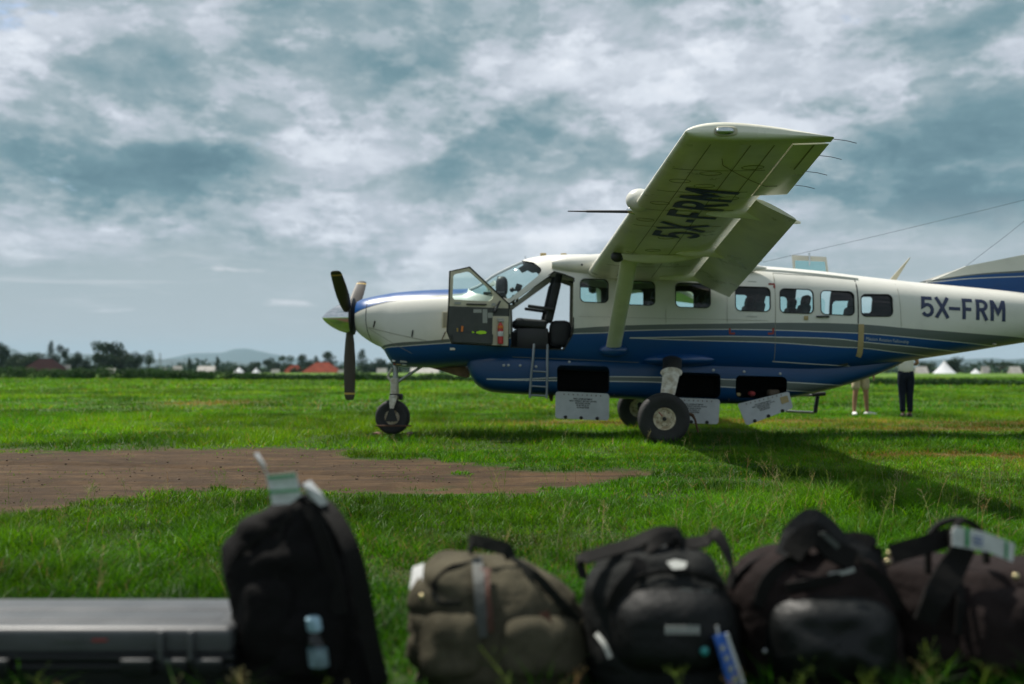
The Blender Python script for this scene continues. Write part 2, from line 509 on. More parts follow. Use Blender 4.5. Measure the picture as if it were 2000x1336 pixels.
def dirt(x, y):
    """1 on the bare track, 0 on the grass"""
    yf = np.interp(x, _far[:, 0], _far[:, 1]); yn = np.interp(x, _near[:, 0], _near[:, 1])
    d = np.minimum(yf - y, y - yn)
    d = d + (fbm(x * 1.6, y * 1.6, 5) - 0.5) * 1.3 + (fbm(x * 7, y * 7, 15, 2) - 0.5) * 0.6 - np.maximum(x - 1.3, 0) * 1.6
    tuft = np.exp(-(((x - G(730, 892).x) / 0.35)**2 + ((y - G(730, 892).y) / 0.4)**2)) + np.exp(-(((x - G(895, 925).x) / 0.16)**2 + ((y - G(895, 925).y) / 0.2)**2)) + np.exp(-(((x - G(1090, 915).x) / 0.4)**2 + ((y - G(1090, 915).y) / 0.2)**2))
    d = d - tuft * 1.5
    return np.clip(d / 0.55 + 0.5, 0, 1)


def _blob(x, y, u, v, wx, wy):
    g = G(u, v); return np.exp(-(((x - g.x) / wx)**2 + ((y - g.y) / wy)**2))


def dry(x, y):
    """yellowed or worn turf"""
    b = (_blob(x, y, 1850, 838, 2.2, 0.7) * 0.75 + _blob(x, y, 2010, 828, 1.9, 0.5) * 0.85 + _blob(x, y, 1640, 824, 2.5, 0.8) * 0.5
         + _blob(x, y, 415, 788, 1.5, 2.0) * 0.75 + _blob(x, y, 1860, 893, 0.9, 0.35) * 1.3 + _blob(x, y, 1300, 826, 2.6, 1.0) * 0.55 + _blob(x, y, 1110, 828, 1.6, 0.8) * 0.35)
    n = fbm(x * 0.35, y * 0.35, 31)
    return np.clip(b * (0.45 + fbm(x * 2.2, y * 2.2, 44)) + np.clip((n - 0.66) * 1.5, 0, 0.4), 0, 1)


def gz(x, y):
    near = np.exp(-((np.hypot(x, y - 9)) / 30.0)**2)
    z = (fbm(x * 0.5, y * 0.5, 3, 3) - 0.5) * 0.05 * near
    D_ = dirt(x, y)
    rut = -0.045 * np.exp(-((y - (np.interp(x, [-8, -4, -1.5, 1], [11.6, 11.2, 10.2, 9.6]))) / 0.10)**2) * (x < -1.0) - 0.02 * np.exp(-((y - (np.interp(x, [-8, -4, -1.5, 1.5], [9.5, 9.4, 9.1, 8.9]))) / 0.14)**2)
    rr = np.hypot(x, y); s_ = np.clip((rr - 165) / 65, 0, 1)
    z = z - 3.0 * s_ * s_ * (3 - 2 * s_)          # the airfield is a low shelf; the land falls away behind it
    return z + D_ * (-0.012 + (fbm(x * 9, y * 9, 8) - 0.5) * 0.018 + rut)


def stretch(lo, hi, step, far, k=1.1):
    a = list(np.arange(lo, hi + 1e-6, step)); s = step
    while a[-1] < far: s *= k; a.append(a[-1] + s)
    s = step
    b = []; c = lo
    while c > -far: s *= k; c -= s; b.append(c)
    return np.array(b[::-1] + a)


gx = stretch(-8, 10, 0.075, 8300); gy = stretch(2.0, 20, 0.075, 8300)
gy = gy[gy > -4500]
XX, YY = np.meshgrid(gx, gy)
ZZ = gz(XX, YY)
nx, ny = len(gx), len(gy)
verts = np.stack([XX.ravel(), YY.ravel(), ZZ.ravel()], 1)
idx = np.arange(nx * ny).reshape(ny, nx)
quads = np.stack([idx[:-1, :-1].ravel(), idx[:-1, 1:].ravel(), idx[1:, 1:].ravel(), idx[1:, :-1].ravel()], 1)


def np_mesh(name, verts, faces, k):
    me = bpy.data.meshes.new(name)
    me.vertices.add(len(verts)); me.vertices.foreach_set('co', verts.astype(np.float32).ravel())
    nf = len(faces); me.loops.add(nf * k); me.loops.foreach_set('vertex_index', faces.astype(np.int32).ravel())
    me.polygons.add(nf); me.polygons.foreach_set('loop_start', np.arange(0, nf * k, k, dtype=np.int32))
    me.update(calc_edges=True)
    return me


gm = np_mesh('ground', verts, quads, 4)
at = gm.attributes.new('dirt', 'FLOAT', 'POINT'); at.data.foreach_set('value', dirt(XX, YY).ravel().astype(np.float32))
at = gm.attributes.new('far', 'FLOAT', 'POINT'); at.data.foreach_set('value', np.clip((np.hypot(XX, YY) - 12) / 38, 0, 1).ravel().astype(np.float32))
at = gm.attributes.new('dry', 'FLOAT', 'POINT'); at.data.foreach_set('value', dry(XX, YY).ravel().astype(np.float32))


def ground_material():
    m = bpy.data.materials.new('ground_soil_and_turf'); m.use_nodes = True
    t = NT(m.node_tree); o = t.n('ShaderNodeOutputMaterial'); b = t.n('ShaderNodeBsdfPrincipled'); t.link(b.outputs[0], o.inputs['Surface'])
    c = t.n('ShaderNodeTexCoord'); ob = c.outputs['Object']
    ad = t.n('ShaderNodeAttribute', attribute_name='dirt'); ay = t.n('ShaderNodeAttribute', attribute_name='dry')
    n1 = t.noise(ob, 0.05, 6, 0.6); n2 = t.noise(ob, 0.9, 6, 0.65); n3 = t.noise(ob, 14.0, 5, 0.7)
    turf = t.mix(t.smooth(n2, 0.3, 0.7), (0.046, 0.125, 0.006), (0.080, 0.165, 0.009))
    turf = t.mix(t.math('MULTIPLY', t.smooth(n1, 0.35, 0.7), 0.55), turf, (0.105, 0.150, 0.020))
    turf = t.mix(t.math('MULTIPLY', t.smooth(n3, 0.40, 0.68), 0.45), turf, (0.020, 0.048, 0.008))
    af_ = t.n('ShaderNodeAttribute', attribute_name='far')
    turf = t.mix(t.math('SUBTRACT', 1.0, af_.outputs['Fac']), turf, t.mix(t.smooth(n3, 0.35, 0.65), (0.014, 0.030, 0.005), (0.034, 0.062, 0.010)))   # soil under the near blades, darkened to stand for the shadow between them
    turf = t.mix(t.math('MULTIPLY', ay.outputs['Fac'], 0.75), turf, (0.160, 0.105, 0.035))
    s1 = t.noise(ob, 0.8, 8, 0.68, 0.4); s2 = t.noise(ob, 22.0, 7, 0.75); s3 = t.noise(ob, 4.5, 6, 0.7)
    soil = t.mix(t.smooth(s1, 0.3, 0.7), (0.038, 0.021, 0.008), (0.080, 0.046, 0.020))
    soil = t.mix(t.math('MULTIPLY', t.smooth(s2, 0.45, 0.75), 0.6), soil, (0.024, 0.013, 0.006))
    soil = t.mix(t.math('MULTIPLY', t.smooth(s3, 0.48, 0.72), 0.55), soil, (0.110, 0.068, 0.031))
    mp = t.n('ShaderNodeMapping'); t.link(ob, mp.inputs[0]); mp.inputs['Scale'].default_value = (0.35, 3.2, 1.0); mp.inputs['Rotation'].default_value = (0, 0, 0.06)
    s4 = t.noise(mp.outputs[0], 1.6, 8, 0.68, 0.3)
    soil = t.mix(t.math('MULTIPLY', t.smooth(s4, 0.44, 0.60), 0.72), soil, (0.026, 0.015, 0.007))          # damp wheel tracks along the way
    soil = t.mix(t.math('MULTIPLY', t.smooth(t.noise(mp.outputs[0], 3.7, 8, 0.7), 0.54, 0.70), 0.5), soil, (0.135, 0.090, 0.046))
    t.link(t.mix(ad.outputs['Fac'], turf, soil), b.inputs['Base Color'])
    b.inputs['Roughness'].default_value = 0.9; b.inputs['Specular IOR Level'].default_value = 0.2
    bn = t.n('ShaderNodeBump'); bn.inputs['Strength'].default_value = 0.8; bn.inputs['Distance'].default_value = 0.03
    t.link(t.noise(ob, 30.0, 7, 0.75), bn.inputs['Height']); t.link(bn.outputs[0], b.inputs['Normal'])
    return m


gm.materials.append(ground_material()); gm.shade_smooth()
ground = bpy.data.objects.new('ground', gm); COL.objects.link(ground)
tag(ground, 'green grass airfield with a bare brown dirt track across it', 'ground', kind='structure')


def leaf_material(name, attr=True, col=(0.06, 0.13, 0.015), trans=0.45, rough=0.45):
    m = bpy.data.materials.new(name); m.use_nodes = True
    t = NT(m.node_tree); o = t.n('ShaderNodeOutputMaterial')
    d = t.n('ShaderNodeBsdfPrincipled'); d.inputs['Roughness'].default_value = rough; d.inputs['Specular IOR Level'].default_value = 0.12
    tr = t.n('ShaderNodeBsdfTranslucent'); mx = t.n('ShaderNodeMixShader'); mx.inputs[0].default_value = trans
    if attr:
        a = t.n('ShaderNodeAttribute', attribute_name='col'); c = a.outputs['Color']
    else:
        oi = t.n('ShaderNodeObjectInfo'); g = t.n('ShaderNodeTexCoord')
        c = t.mix(t.smooth(t.noise(g.outputs['Object'], 0.7, 3, 0.6), 0.3, 0.7), tuple(x * 0.6 for x in col), tuple(x * 1.35 for x in col))
        c = t.mix(t.math('MULTIPLY', oi.outputs['Random'], 0.5), c, (col[0] * 0.75, col[1] * 0.95, col[2] * 1.7))
    t.link(c, d.inputs['Base Color'])
    hs = t.n('ShaderNodeHueSaturation'); t.link(c, hs.inputs['Color']); hs.inputs['Hue'].default_value = 0.492; hs.inputs['Saturation'].default_value = 1.1; hs.inputs['Value'].default_value = 1.35
    t.link(hs.outputs[0], tr.inputs[0])
    t.link(d.outputs[0], mx.inputs[1]); t.link(tr.outputs[0], mx.inputs[2]); t.link(mx.outputs[0], o.inputs['Surface'])
    return m


M['grass'] = leaf_material('grass_blades')


def scatter(y0, y1, dens, margin):
    """random ground points in the wedge the camera sees, plus a margin to both sides"""
    n = int(dens * (y1 - y0) * ((y0 + y1) * 0.53 + 2 * margin)); k = n * 1
    y = np.sqrt(RNG.random(k) * (y1**2 - y0**2) + y0**2) if margin < 0.3 * y0 else y0 + (y1 - y0) * RNG.random(k)
    x = (RNG.random(k) * 2 - 1) * (y * 0.53 + margin)
    return x, y


def blades(name, bands, label):
    V, FQ, C, off = [], [], [], 0
    for (y0, y1, dens, h0, wd, seg, margin) in bands:
        x, y = scatter(y0, y1, dens, margin)
        if seg == 2:                              # tufts: tight bunches of longer blades
            cx, cy = scatter(y0, y1, 6.5, margin); m_ = 26
            x = np.concatenate([x, np.repeat(cx, m_) + RNG.normal(size=len(cx) * m_) * .032]); y = np.concatenate([y, np.repeat(cy, m_) + RNG.normal(size=len(cx) * m_) * .032])
        is_t = np.zeros(len(x), bool)
        if seg == 2: is_t[-len(cx) * m_:] = True
        D_ = np.clip(dirt(x, y) + (fbm(x * 11, y * 11, 301, 2) - .5) * .9 * (dirt(x, y) > .02) * (dirt(x, y) < .98), 0, 1); keep = RNG.random(len(x)) > np.clip(D_ * 1.35 - 0.12, 0, 0.955 + 0.04 * (fbm(x * 2.3, y * 2.3, 411, 2) < .58)); x, y, is_t = x[keep], y[keep], is_t[keep]
        n = len(x)
        clump = fbm(x * 1.7, y * 1.7, 61); big = fbm(x * 0.28, y * 0.28, 77); patch = fbm(x * 5, y * 5, 93, 2)
        tall = np.clip(_blob(x, y, 330, 1080, 1.1, 1.6) + _blob(x, y, 1750, 990, 1.6, 1.3) + _blob(x, y, 1350, 1010, 1.3, 0.8) * 0.5, 0, 1)
        dr = dry(x, y)
        h = h0 * (0.18 + 2.6 * clump**2) * (0.75 + 0.5 * big) * (0.55 + 0.9 * RNG.random(n)) * (1 + 0.75 * tall) * (1 - 0.55 * dr)
        h = np.where(is_t, h0 * (1.0 + 1.3 * RNG.random(n)), h)
        h *= np.clip(1.15 - dirt(x + 0.0, y + 0.12) * 0.8, 0.3, 1)
        ang = RNG.random(n) * 2 * math.pi; lean = (0.2 + 1.5 * RNG.random(n)**1.4) * h
        la = RNG.random(n) * 2 * math.pi
        ww = wd * (0.6 + 0.8 * RNG.random(n))
        ax, ay_ = np.cos(ang) * ww / 2, np.sin(ang) * ww / 2
        lx, ly = np.cos(la) * lean, np.sin(la) * lean
        z = gz(x, y) - 0.004
        t = RNG.random(n)[:, None]; p = patch[:, None]
        g1 = np.array([0.026, 0.098, 0.004]); g2 = np.array([0.068, 0.205, 0.006]); g3 = np.array([0.125, 0.220, 0.012]); g4 = np.array([0.240, 0.150, 0.045])
        col = g1 * (1 - t) + g2 * t
        m3 = (np.clip(big - 0.42, 0, 1) * 2.0 + (RNG.random(n) < 0.10) * 0.7)[:, None].clip(0, 1)
        col = col * (1 - m3) + g3 * m3
        m4 = np.clip((dr > RNG.random(n) * 0.9) * 0.85 + (RNG.random(n) < 0.035) * 0.9, 0, 1)[:, None]
        col = col * (1 - m4) + g4 * m4
        deep = (1 - np.clip((y - 5.5) / 6.0, 0, 1)) * np.clip(.35 + 1.3 * fbm(x * .8, y * .8, 133, 3), 0, 1)      # blades turn darker and bluer towards the camera, in patches
        col = col * (1 - .42 * deep)[:, None] * np.stack([1 - .25 * deep, np.ones(n), 1 + .3 * deep], 1)
        worn = np.clip((fbm(x * .55, y * .9, 207, 3) - .5) * 2.2, -.45, .45)[:, None]
        col = col * (0.62 + 0.72 * p) * np.where(is_t, .8, 1.0)[:, None] * (1 + worn)
        if seg == 2:
            v = np.empty((n, 5, 3))
            v[:, 0] = np.stack([x - ax, y - ay_, z], 1); v[:, 1] = np.stack([x + ax, y + ay_, z], 1)
            v[:, 2] = np.stack([x + lx * .35 - ax * .8, y + ly * .35 - ay_ * .8, z + h * .62], 1)
            v[:, 3] = np.stack([x + lx * .35 + ax * .8, y + ly * .35 + ay_ * .8, z + h * .62], 1)
            v[:, 4] = np.stack([x + lx, y + ly, z + h], 1)
            b = off + np.arange(n)[:, None] * 5
            FQ.append(np.concatenate([b + [0, 1, 3], b + [0, 3, 2], b + [2, 3, 4]])); k = 5
        else:
            v = np.empty((n, 3, 3))
            v[:, 0] = np.stack([x - ax, y - ay_, z], 1); v[:, 1] = np.stack([x + ax, y + ay_, z], 1)
            v[:, 2] = np.stack([x + lx, y + ly, z + h], 1)
            b = off + np.arange(n)[:, None] * 3
            FQ.append(b + [0, 1, 2]); k = 3
        V.append(v.reshape(-1, 3)); C.append(np.repeat(col, k, axis=0)); off += n * k
    V = np.concatenate(V); FQ = np.concatenate(FQ); C = np.concatenate(C)
    me = np_mesh(name, V, FQ, 3)
    a = me.attributes.new('col', 'FLOAT_COLOR', 'POINT')
    a.data.foreach_set('color', np.concatenate([C, np.ones((len(C), 1))], 1).astype(np.float32).ravel())
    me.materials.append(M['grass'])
    o = bpy.data.objects.new(name, me); COL.objects.link(o)
    tag(o, label, 'grass', kind='stuff')
    return len(FQ)


GRASS_TRIS = blades('grass', [
    (1.9, 4.2, 3800, 0.085, 0.0058, 2, 1.2),
    (4.2, 8.0, 3900, 0.052, 0.0060, 2, 1.4),
    (8.0, 13.0, 2300, 0.042, 0.0075, 2, 1.6),
    (13.0, 24.0, 850, 0.072, 0.013, 1, 2.0),
    (24.0, 48.0, 130, 0.075, 0.030, 1, 3.0),
    (48.0, 95.0, 22, 0.10, 0.075, 1, 4.0)], 'lush green grass of the airfield with yellowish blades and seed stems')


def seed_grass():
    """tall seed stems standing above the turf"""
    V, FQ, C, off = [], [], [], 0
    spots = []
    def put(n, y0, y1, x0f, x1f, hmin, hmax):
        for _ in range(n):
            y = random.uniform(y0, y1); x = y * random.uniform(x0f, x1f)
            spots.append((x, y, random.uniform(hmin, hmax)))
    put(170, 4.5, 9.5, -0.05, 0.58, 0.16, 0.32); put(60, 4.2, 8.0, -0.58, -0.25, 0.16, 0.30)
    put(120, 6.0, 10.0, 0.2, 0.5, 0.2, 0.36); put(34, 2.6, 3.2, -0.02, 0.55, 0.10, 0.26); put(16, 2.6, 3.2, -0.5, 0.0, 0.06, 0.14)
    put(70, 11, 15.5, -0.12, 0.35, 0.14, 0.24)
    for (x, y, h) in spots:
        if dirt(np.array([x]), np.array([y]))[0] > 0.4: continue
        a = random.uniform(0, 6.28); ln = random.uniform(0.1, 0.5) * h; lx, ly = math.cos(a) * ln, math.sin(a) * ln
        green = random.random() < 0.62
        c = (0.10, 0.15, 0.03) if green else random.choice([(0.24, 0.20, 0.09), (0.20, 0.13, 0.06), (0.28, 0.26, 0.13)])
        pts = [Vector((x + lx * t * t, y + ly * t * t, h * t)) for t in (0, 0.35, 0.7, 1.0)]
        def rib(p, q, w_):
            nonlocal off
            V.extend([p + Vector((-w_, 0, 0)), p + Vector((w_, 0, 0)), q + Vector((w_ * .7, 0, 0)), q + Vector((-w_ * .7, 0, 0))])
            FQ.extend([(off, off + 1, off + 2), (off, off + 2, off + 3)]); C.extend([c] * 4); off += 4
        for p, q in zip(pts[:-1], pts[1:]): rib(p, q, 0.0013)
        for k in range(random.randint(6, 13)):
            t = random.uniform(0.6, 1.02); b = Vector((x + lx * t * t, y + ly * t * t, h * t))
            e = b + Vector((random.uniform(-1, 1), random.uniform(-1, 1), random.uniform(0.2, 1.1))) * 0.038
            rib(b, e, 0.0008)
            s = 0.0034
            V.extend([e + Vector((-s, 0, -s)), e + Vector((s, 0, -s)), e + Vector((0, s, s * 1.4))]); FQ.append((off, off + 1, off + 2)); C.extend([c] * 3); off += 3
    me = np_mesh('seed_grass', np.array([tuple(p) for p in V]), np.array(FQ), 3)
    a = me.attributes.new('col', 'FLOAT_COLOR', 'POINT'); C = np.array(C)
    a.data.foreach_set('color', np.concatenate([C, np.ones((len(C), 1))], 1).astype(np.float32).ravel())
    me.materials.append(M['grass'])
    o = bpy.data.objects.new('seed_grass', me); COL.objects.link(o)
    tag(o, 'thin straw coloured seed stems rising above the turf', 'grass', kind='stuff')


seed_grass()


def clods():
    """crumbs of earth and small stones on the bare track"""
    bm = new_bm(); k = 0
    while k < 700:
        y = random.uniform(6.6, 12.6); x = random.uniform(-7, 2.2)
        if dirt(np.array([x]), np.array([y]))[0] < 0.9: continue
        edge = random.random() < 0.6
        r = 0.0025 + 0.012 * random.random() ** 3
        t = bmesh.new(); bmesh.ops.create_icosphere(t, subdivisions=1, radius=r)
        for v in t.verts: v.co *= random.uniform(0.7, 1.25)
        for v in t.verts: v.co.z *= 0.7
        t.transform(Matrix.Translation((x, y, float(gz(np.array([x]), np.array([y]))[0]) + r * 0.35))); merge(bm, t); k += 1
    o = finish('soil_clods', bm, principled('clod_soil', (0.085, 0.055, 0.035), 0.95, var=0.3), None, 0)
    tag(o, 'small crumbs of earth strewn over the bare dirt track', 'soil', kind='stuff')


clods()

# ================================================================== the aeroplane
plane = empty('airplane', PO, YAW)
tag(plane, 'white, blue and grey single-engine high-wing propeller aeroplane parked on the grass', 'airplane')

# ---- fuselage: stations read off the photograph (u, top v, bottom v, half width, squareness)
ST = [(688, 588, 648, .30, 2.0), (697, 584, 656, .37, 2.1), (707, 581.5, 663, .42, 2.15), (722, 578, 672, .46, 2.2), (740, 575, 681, .50, 2.3),
      (750, 573.2, 697, .52, 2.35), (761, 571.5, 714, .54, 2.4), (780, 569.5, 716.5, .57, 2.45), (815, 567, 718, .62, 2.55), (845, 565.7, 718.5, .66, 2.65), (880, 565, 717, .70, 2.75),
      (911, 564, 716, .735, 2.85), (920, 561, 716, .745, 2.9), (935, 554.5, 716, .755, 2.95), (959, 537.5, 716.5, .77, 3.0), (989, 522.5, 717, .785, 3.1),
      (1016, 510.5, 718, .80, 3.15), (1040, 503.5, 719, .805, 3.2), (1079, 499, 721, .81, 3.3), (1139, 498, 724, .815, 3.4), (1300, 506, 731, .815, 3.4),
      (1472, 519, 735, .815, 3.4), (1544, 524.5, 735, .81, 3.4), (1616, 531, 730, .80, 3.3), (1688, 539.5, 720, .77, 3.2), (1760, 547, 709.5, .72, 3.0),
      (1790, 550, 705, .69, 2.9), (1888, 558, 690.5, .59, 2.6), (2000, 568, 673, .475, 2.4), (2150, 584, 650, .32, 2.2), (2290, 600, 634, .14, 2.0), (2330, 606, 630, .06, 2.0)]
fx_ = [P(a[0], 640, -0.5)[0] for a in ST]
f_top = pchip(fx_, [P(a[0], a[1], -0.12)[1] for a in ST]); f_bot = pchip(fx_, [P(a[0], a[2], -0.2)[1] for a in ST])
f_w = pchip(fx_, [a[3] for a in ST]); f_n = pchip(fx_, [a[4] for a in ST])
X0, X1 = fx_[0], fx_[-1]


def section(x, shrink=0.0, n=72):
    zt, zb, ww, e = f_top(x) - shrink, f_bot(x) + shrink, f_w(x) - shrink, 2.0 / f_n(x)
    zc, h = (zt + zb) / 2, (zt - zb) / 2
    sg = lambda c: math.copysign(abs(c) ** e, c)
    return [Vector((x, ww * sg(math.cos(2 * math.pi * (k + .5) / n)), zc + h * sg(math.sin(2 * math.pi * (k + .5) / n)))) for k in range(n)]


def side_y(x, z):
    """lateral position of the near skin at (x, z)"""
    zt, zb, ww, n = f_top(x), f_bot(x), f_w(x), f_n(x)
    q = min(abs(z - (zt + zb) / 2) / ((zt - zb) / 2), 0.999)
    return -ww * (1 - q ** n) ** (1.0 / n)


def fus_solid(shrink=0.0, step=0.075):
    bm = new_bm(); N = int((X1 - X0) / step)
    loft(bm, [section(X0 + (X1 - X0) * i / N, shrink) for i in range(N + 1)], True)
    bmesh.ops.recalc_face_normals(bm, faces=bm.faces[:])
    me = bpy.data.meshes.new('solid'); bm.to_mesh(me); bm.free(); return me


def xz(pts, s=-0.8): return [P(u, v, s) for u, v in pts]


GT = 0.011
xtip = P(1230, 660, -.8)[0]; xws = P(913, 565, -.5)[0]
lines = dict(
    b0=xz([(688, 760), (715, 705), (735, 676), (770, 669), (830, 665.5), (874, 661.7), (1000, 652), (1117, 642), (1192, 637), (1480, 631), (1514, 630.4), (1676, 633), (1787, 641.5), (1904, 649.6), (2000, 656), (2200, 672)]),
    b1=xz([(688, 775), (720, 712), (743, 680), (785, 676), (874, 670), (1000, 660.5), (1117, 652.5), (1192, 650), (1224, 646.8), (1416, 644), (1512, 645.5), (1640, 650), (1688, 652), (1808, 661.5), (1904, 669.5), (2000, 678), (2200, 694)]),
    b2=xz([(1000, 660.4), (1230, 660.4), (1320, 659.2), (1416, 657.6), (1514, 659), (1640, 663), (1688, 668.5), (1808, 679), (1888, 686.5), (2000, 697), (2200, 716)]),
    b3=xz([(1000, 661), (1230, 661), (1320, 664.4), (1416, 667), (1514, 670), (1640, 678.3), (1688, 680.5), (1760, 688.5), (1832, 695.5), (2000, 712), (2200, 730)]),
    c0=xz([(688, 612.6), (707, 604.6), (755, 591.5), (800, 585), (874, 580), (930, 577.5)], -.45),
    c1=xz([(688, 611.4), (707, 603), (755, 589), (800, 581.8), (874, 575.8), (930, 573)], -.45))


def paint_fuselage(t, x, z):
    fcv = {k: float_curve(t, x, v, X0, X1 + .01, 0.0, 3.2) for k, v in lines.items()}
    gt = lambda k, off=0.0: t.math('GREATER_THAN', z, t.math('ADD', fcv[k], off))
    c = t.mix(gt('b3'), BLUE, WHITE)
    c = t.mix(gt('b3', GT), c, GREY); c = t.mix(gt('b2'), c, WHITE); c = t.mix(gt('b2', GT), c, BLUE)
    c = t.mix(t.math('LESS_THAN', x, xtip), c, BLUE)
    c = t.mix(gt('b1'), c, WHITE); c = t.mix(gt('b1', GT), c, GREY); c = t.mix(gt('b0'), c, WHITE)
    nose = t.math('LESS_THAN', x, xws)
    c = t.mix(t.math('MULTIPLY', gt('c0'), nose), c, GREY); c = t.mix(t.math('MULTIPLY', gt('c1'), nose), c, BLUE)
    return c


M['livery'] = livery('fuselage_livery', paint_fuselage)

# ---- openings
def rrect(u0, v0, u1, v1, r, s=-.8, dv=0.0, n=5):
    """rounded rectangle in the photo, as local (x, z); dv = fall of the right end"""
    p = []
    for cx, cy, a0 in ((u1 - r, v0 + r, -90), (u1 - r, v1 - r, 0), (u0 + r, v1 - r, 90), (u0 + r, v0 + r, 180)):
        for k in range(n + 1):
            a = R(a0 + 90 * k / n); u = cx + r * math.cos(a); v = cy + r * math.sin(a)
            p.append(P(u, v + dv * (u - u0) / (u1 - u0), s))
    return p


WINS = [rrect(1134, 545, 1187, 589, 9, dv=2), rrect(1214, 549, 1278, 594, 9, dv=2), rrect(1320, 553, 1386.5, 599, 9, dv=2), rrect(1437, 560, 1503.5, 606, 9, dv=2),
        rrect(1524, 564, 1588, 610, 9, dv=2), rrect(1604, 567.5, 1668.5, 613, 9, dv=2.5), rrect(1684, 575, 1745.5, 617, 9, dv=0)]
DOOR = [P(u, v, -.8) for u, v in [(995.5, 594), (1083, 531), (1100, 536), (1120, 543), (1118.5, 640), (1116, 655), (1101.5, 681.5), (998, 677)]]
WSH = [P(u, v, -.72) for u, v in [(914, 563), (906, 540), (940, 505), (1000, 480), (1022, 506), (1042, 511), (1056, 523), (1057.5, 529), (1050, 540), (997, 584), (955, 578), (925, 571)]]


def prism_mesh(poly, y0, y1):
    bm = new_bm(); prism(bm, [Vector((x, y0, z)) for x, z in poly], (0, y1 - y0, 0), 2)
    bmesh.ops.recalc_face_normals(bm, faces=bm.faces[:]); me = bpy.data.meshes.new('cut'); bm.to_mesh(me); bm.free()
    for m_ in (M['livery'], M['interior'], M['seal']): me.materials.append(m_)
    return me


solid = fus_solid()
for m_ in (M['livery'], M['interior'], M['seal']): solid.materials.append(m_)
shell = solidify(solid, 0.035)
for poly in WINS + [DOOR]: shell = boolean(shell, prism_mesh(poly, -1.2, 1.2))
shell = boolean(shell, prism_mesh(WSH, -1.2, 1.2))
for poly in ([P(u, v, .8) for u, v in ((1552, 541), (1619, 547), (1617, 690), (1552, 690))], rrect(1676, 581, 1698, 612, 6, .8)):      # open passenger door and last window of the far side
    shell = boolean(shell, prism_mesh(poly, .25, 1.2))
fus = link_mesh('fuselage', shell, [M['livery'], M['interior'], M['seal']], plane, 32)


def pane(poly, grow, mat, name):
    """the skin of the fuselage inside an outline, as clear panes (one per side where it splits)"""
    cx = sum(p[0] for p in poly) / len(poly); cz = sum(p[1] for p in poly) / len(poly)
    big = [(cx + (x - cx) * grow, cz + (z - cz) * grow) for x, z in poly]
    s = fus_solid(0.016, 0.06); s.materials.append(mat); s.materials.append(mat); s.materials.append(mat)
    me = boolean(s, prism_mesh(big, -1.2, 1.2), 'INTERSECT')
    bm = new_bm(); bm.from_mesh(me)
    bmesh.ops.delete(bm, geom=[f for f in bm.faces if f.material_index == 2], context='FACES')
    groups = []
    split = min(abs(v.co.y) for v in bm.verts) > 0.15 if bm.verts else False
    for sgn in ((-1, 1) if split else (0,)):
        b2 = bm.copy()
        if sgn: bmesh.ops.delete(b2, geom=[v for v in b2.verts if v.co.y * sgn < 0], context='VERTS')
        m2 = bpy.data.meshes.new(name); b2.to_mesh(m2); b2.free(); m2.materials.clear()
        groups.append(link_mesh(name, m2, [mat], plane, 30))
    bm.free(); return groups


def ring_frame(poly, wid, mat, off, name, parent, both=True):
    for sgn in ((-1, 1) if both else (-1,)):
        bm = new_bm(); n = len(poly); cx = sum(p[0] for p in poly) / n; cz = sum(p[1] for p in poly) / n
        pts = [Vector((x, -sgn * (side_y(x, z) - off), z)) if sgn > 0 else Vector((x, side_y(x, z) - off, z)) for x, z in poly]
        rings = []
        for i in range(n):
            a, b, c = pts[i - 1], pts[i], pts[(i + 1) % n]; t = (c - a).normalized(); nn = Vector((0, 1, 0)).cross(t).normalized()
            d = Vector((b.x - cx, 0, b.z - cz))
            if nn.dot(d) < 0: nn = -nn
            yy = Vector((0, 0.006, 0))
            rings.append([b - yy, b + nn * wid - yy, b + nn * wid + yy, b + yy])
        vs = [[bm.verts.new(p) for p in r] for r in rings]
        for i in range(n):
            A, B = vs[i], vs[(i + 1) % n]
            for k in range(4): bm.faces.new((A[k], A[(k + 1) % 4], B[(k + 1) % 4], B[k]))
        finish(name, bm, mat, parent, 30)


for poly in WINS:
    ps = pane(poly, 1.02, M['glass'], 'window')
    ring_frame(poly, 0.012, M['seal'], 0.002, 'window_frame', ps[0] if ps else plane, both=False)
wsp = pane(WSH, 1.004, M['wglass'], 'windshield')
# windshield posts
def roofpt(x, y):
    zt, zb, ww, n = f_top(x), f_bot(x), f_w(x), f_n(x); q = min(abs(y) / ww, .999)
    return Vector((x, y, (zt + zb) / 2 + (zt - zb) / 2 * (1 - q ** n) ** (1 / n)))
bm = new_bm()
xa, xb = P(916, 560, -.3)[0], P(1030, 505, -.3)[0]
tube(bm, [roofpt(xa + (xb - xa) * t / 8, 0.0) + Vector((0, 0, -.012)) for t in range(9)], 0.022, 8)
finish('windshield_post', bm, M['white'], plane)
ring_frame(DOOR, 0.018, M['seal'], 0.003, 'door_seal', plane)
ring_frame(DOOR, 0.085, M['cream'], -0.05, 'door_frame', plane)


def on_side(u, v, off=0.004):
    x, z = P(u, v, -.8); return Vector((x, side_y(x, z) - off, z))


def seam(px, wid=0.006, mat='pline', name='panel_seam', off=0.003):
    """a thin strip following the skin through photo points"""
    bm = new_bm(); pts = []
    for (a, b) in zip(px[:-1], px[1:]):
        k = max(2, int(math.hypot(b[0] - a[0], b[1] - a[1]) / 12))
        pts += [on_side(a[0] + (b[0] - a[0]) * i / k, a[1] + (b[1] - a[1]) * i / k, off) for i in range(k)]
    pts.append(on_side(*px[-1], off))
    ribbon(bm, pts, wid, 0.004, lambda i: (pts[min(i + 1, len(pts) - 1)] - pts[max(i - 1, 0)]).cross(Vector((0, 1, 0))))
    return finish(name, bm, M[mat], plane, 0)


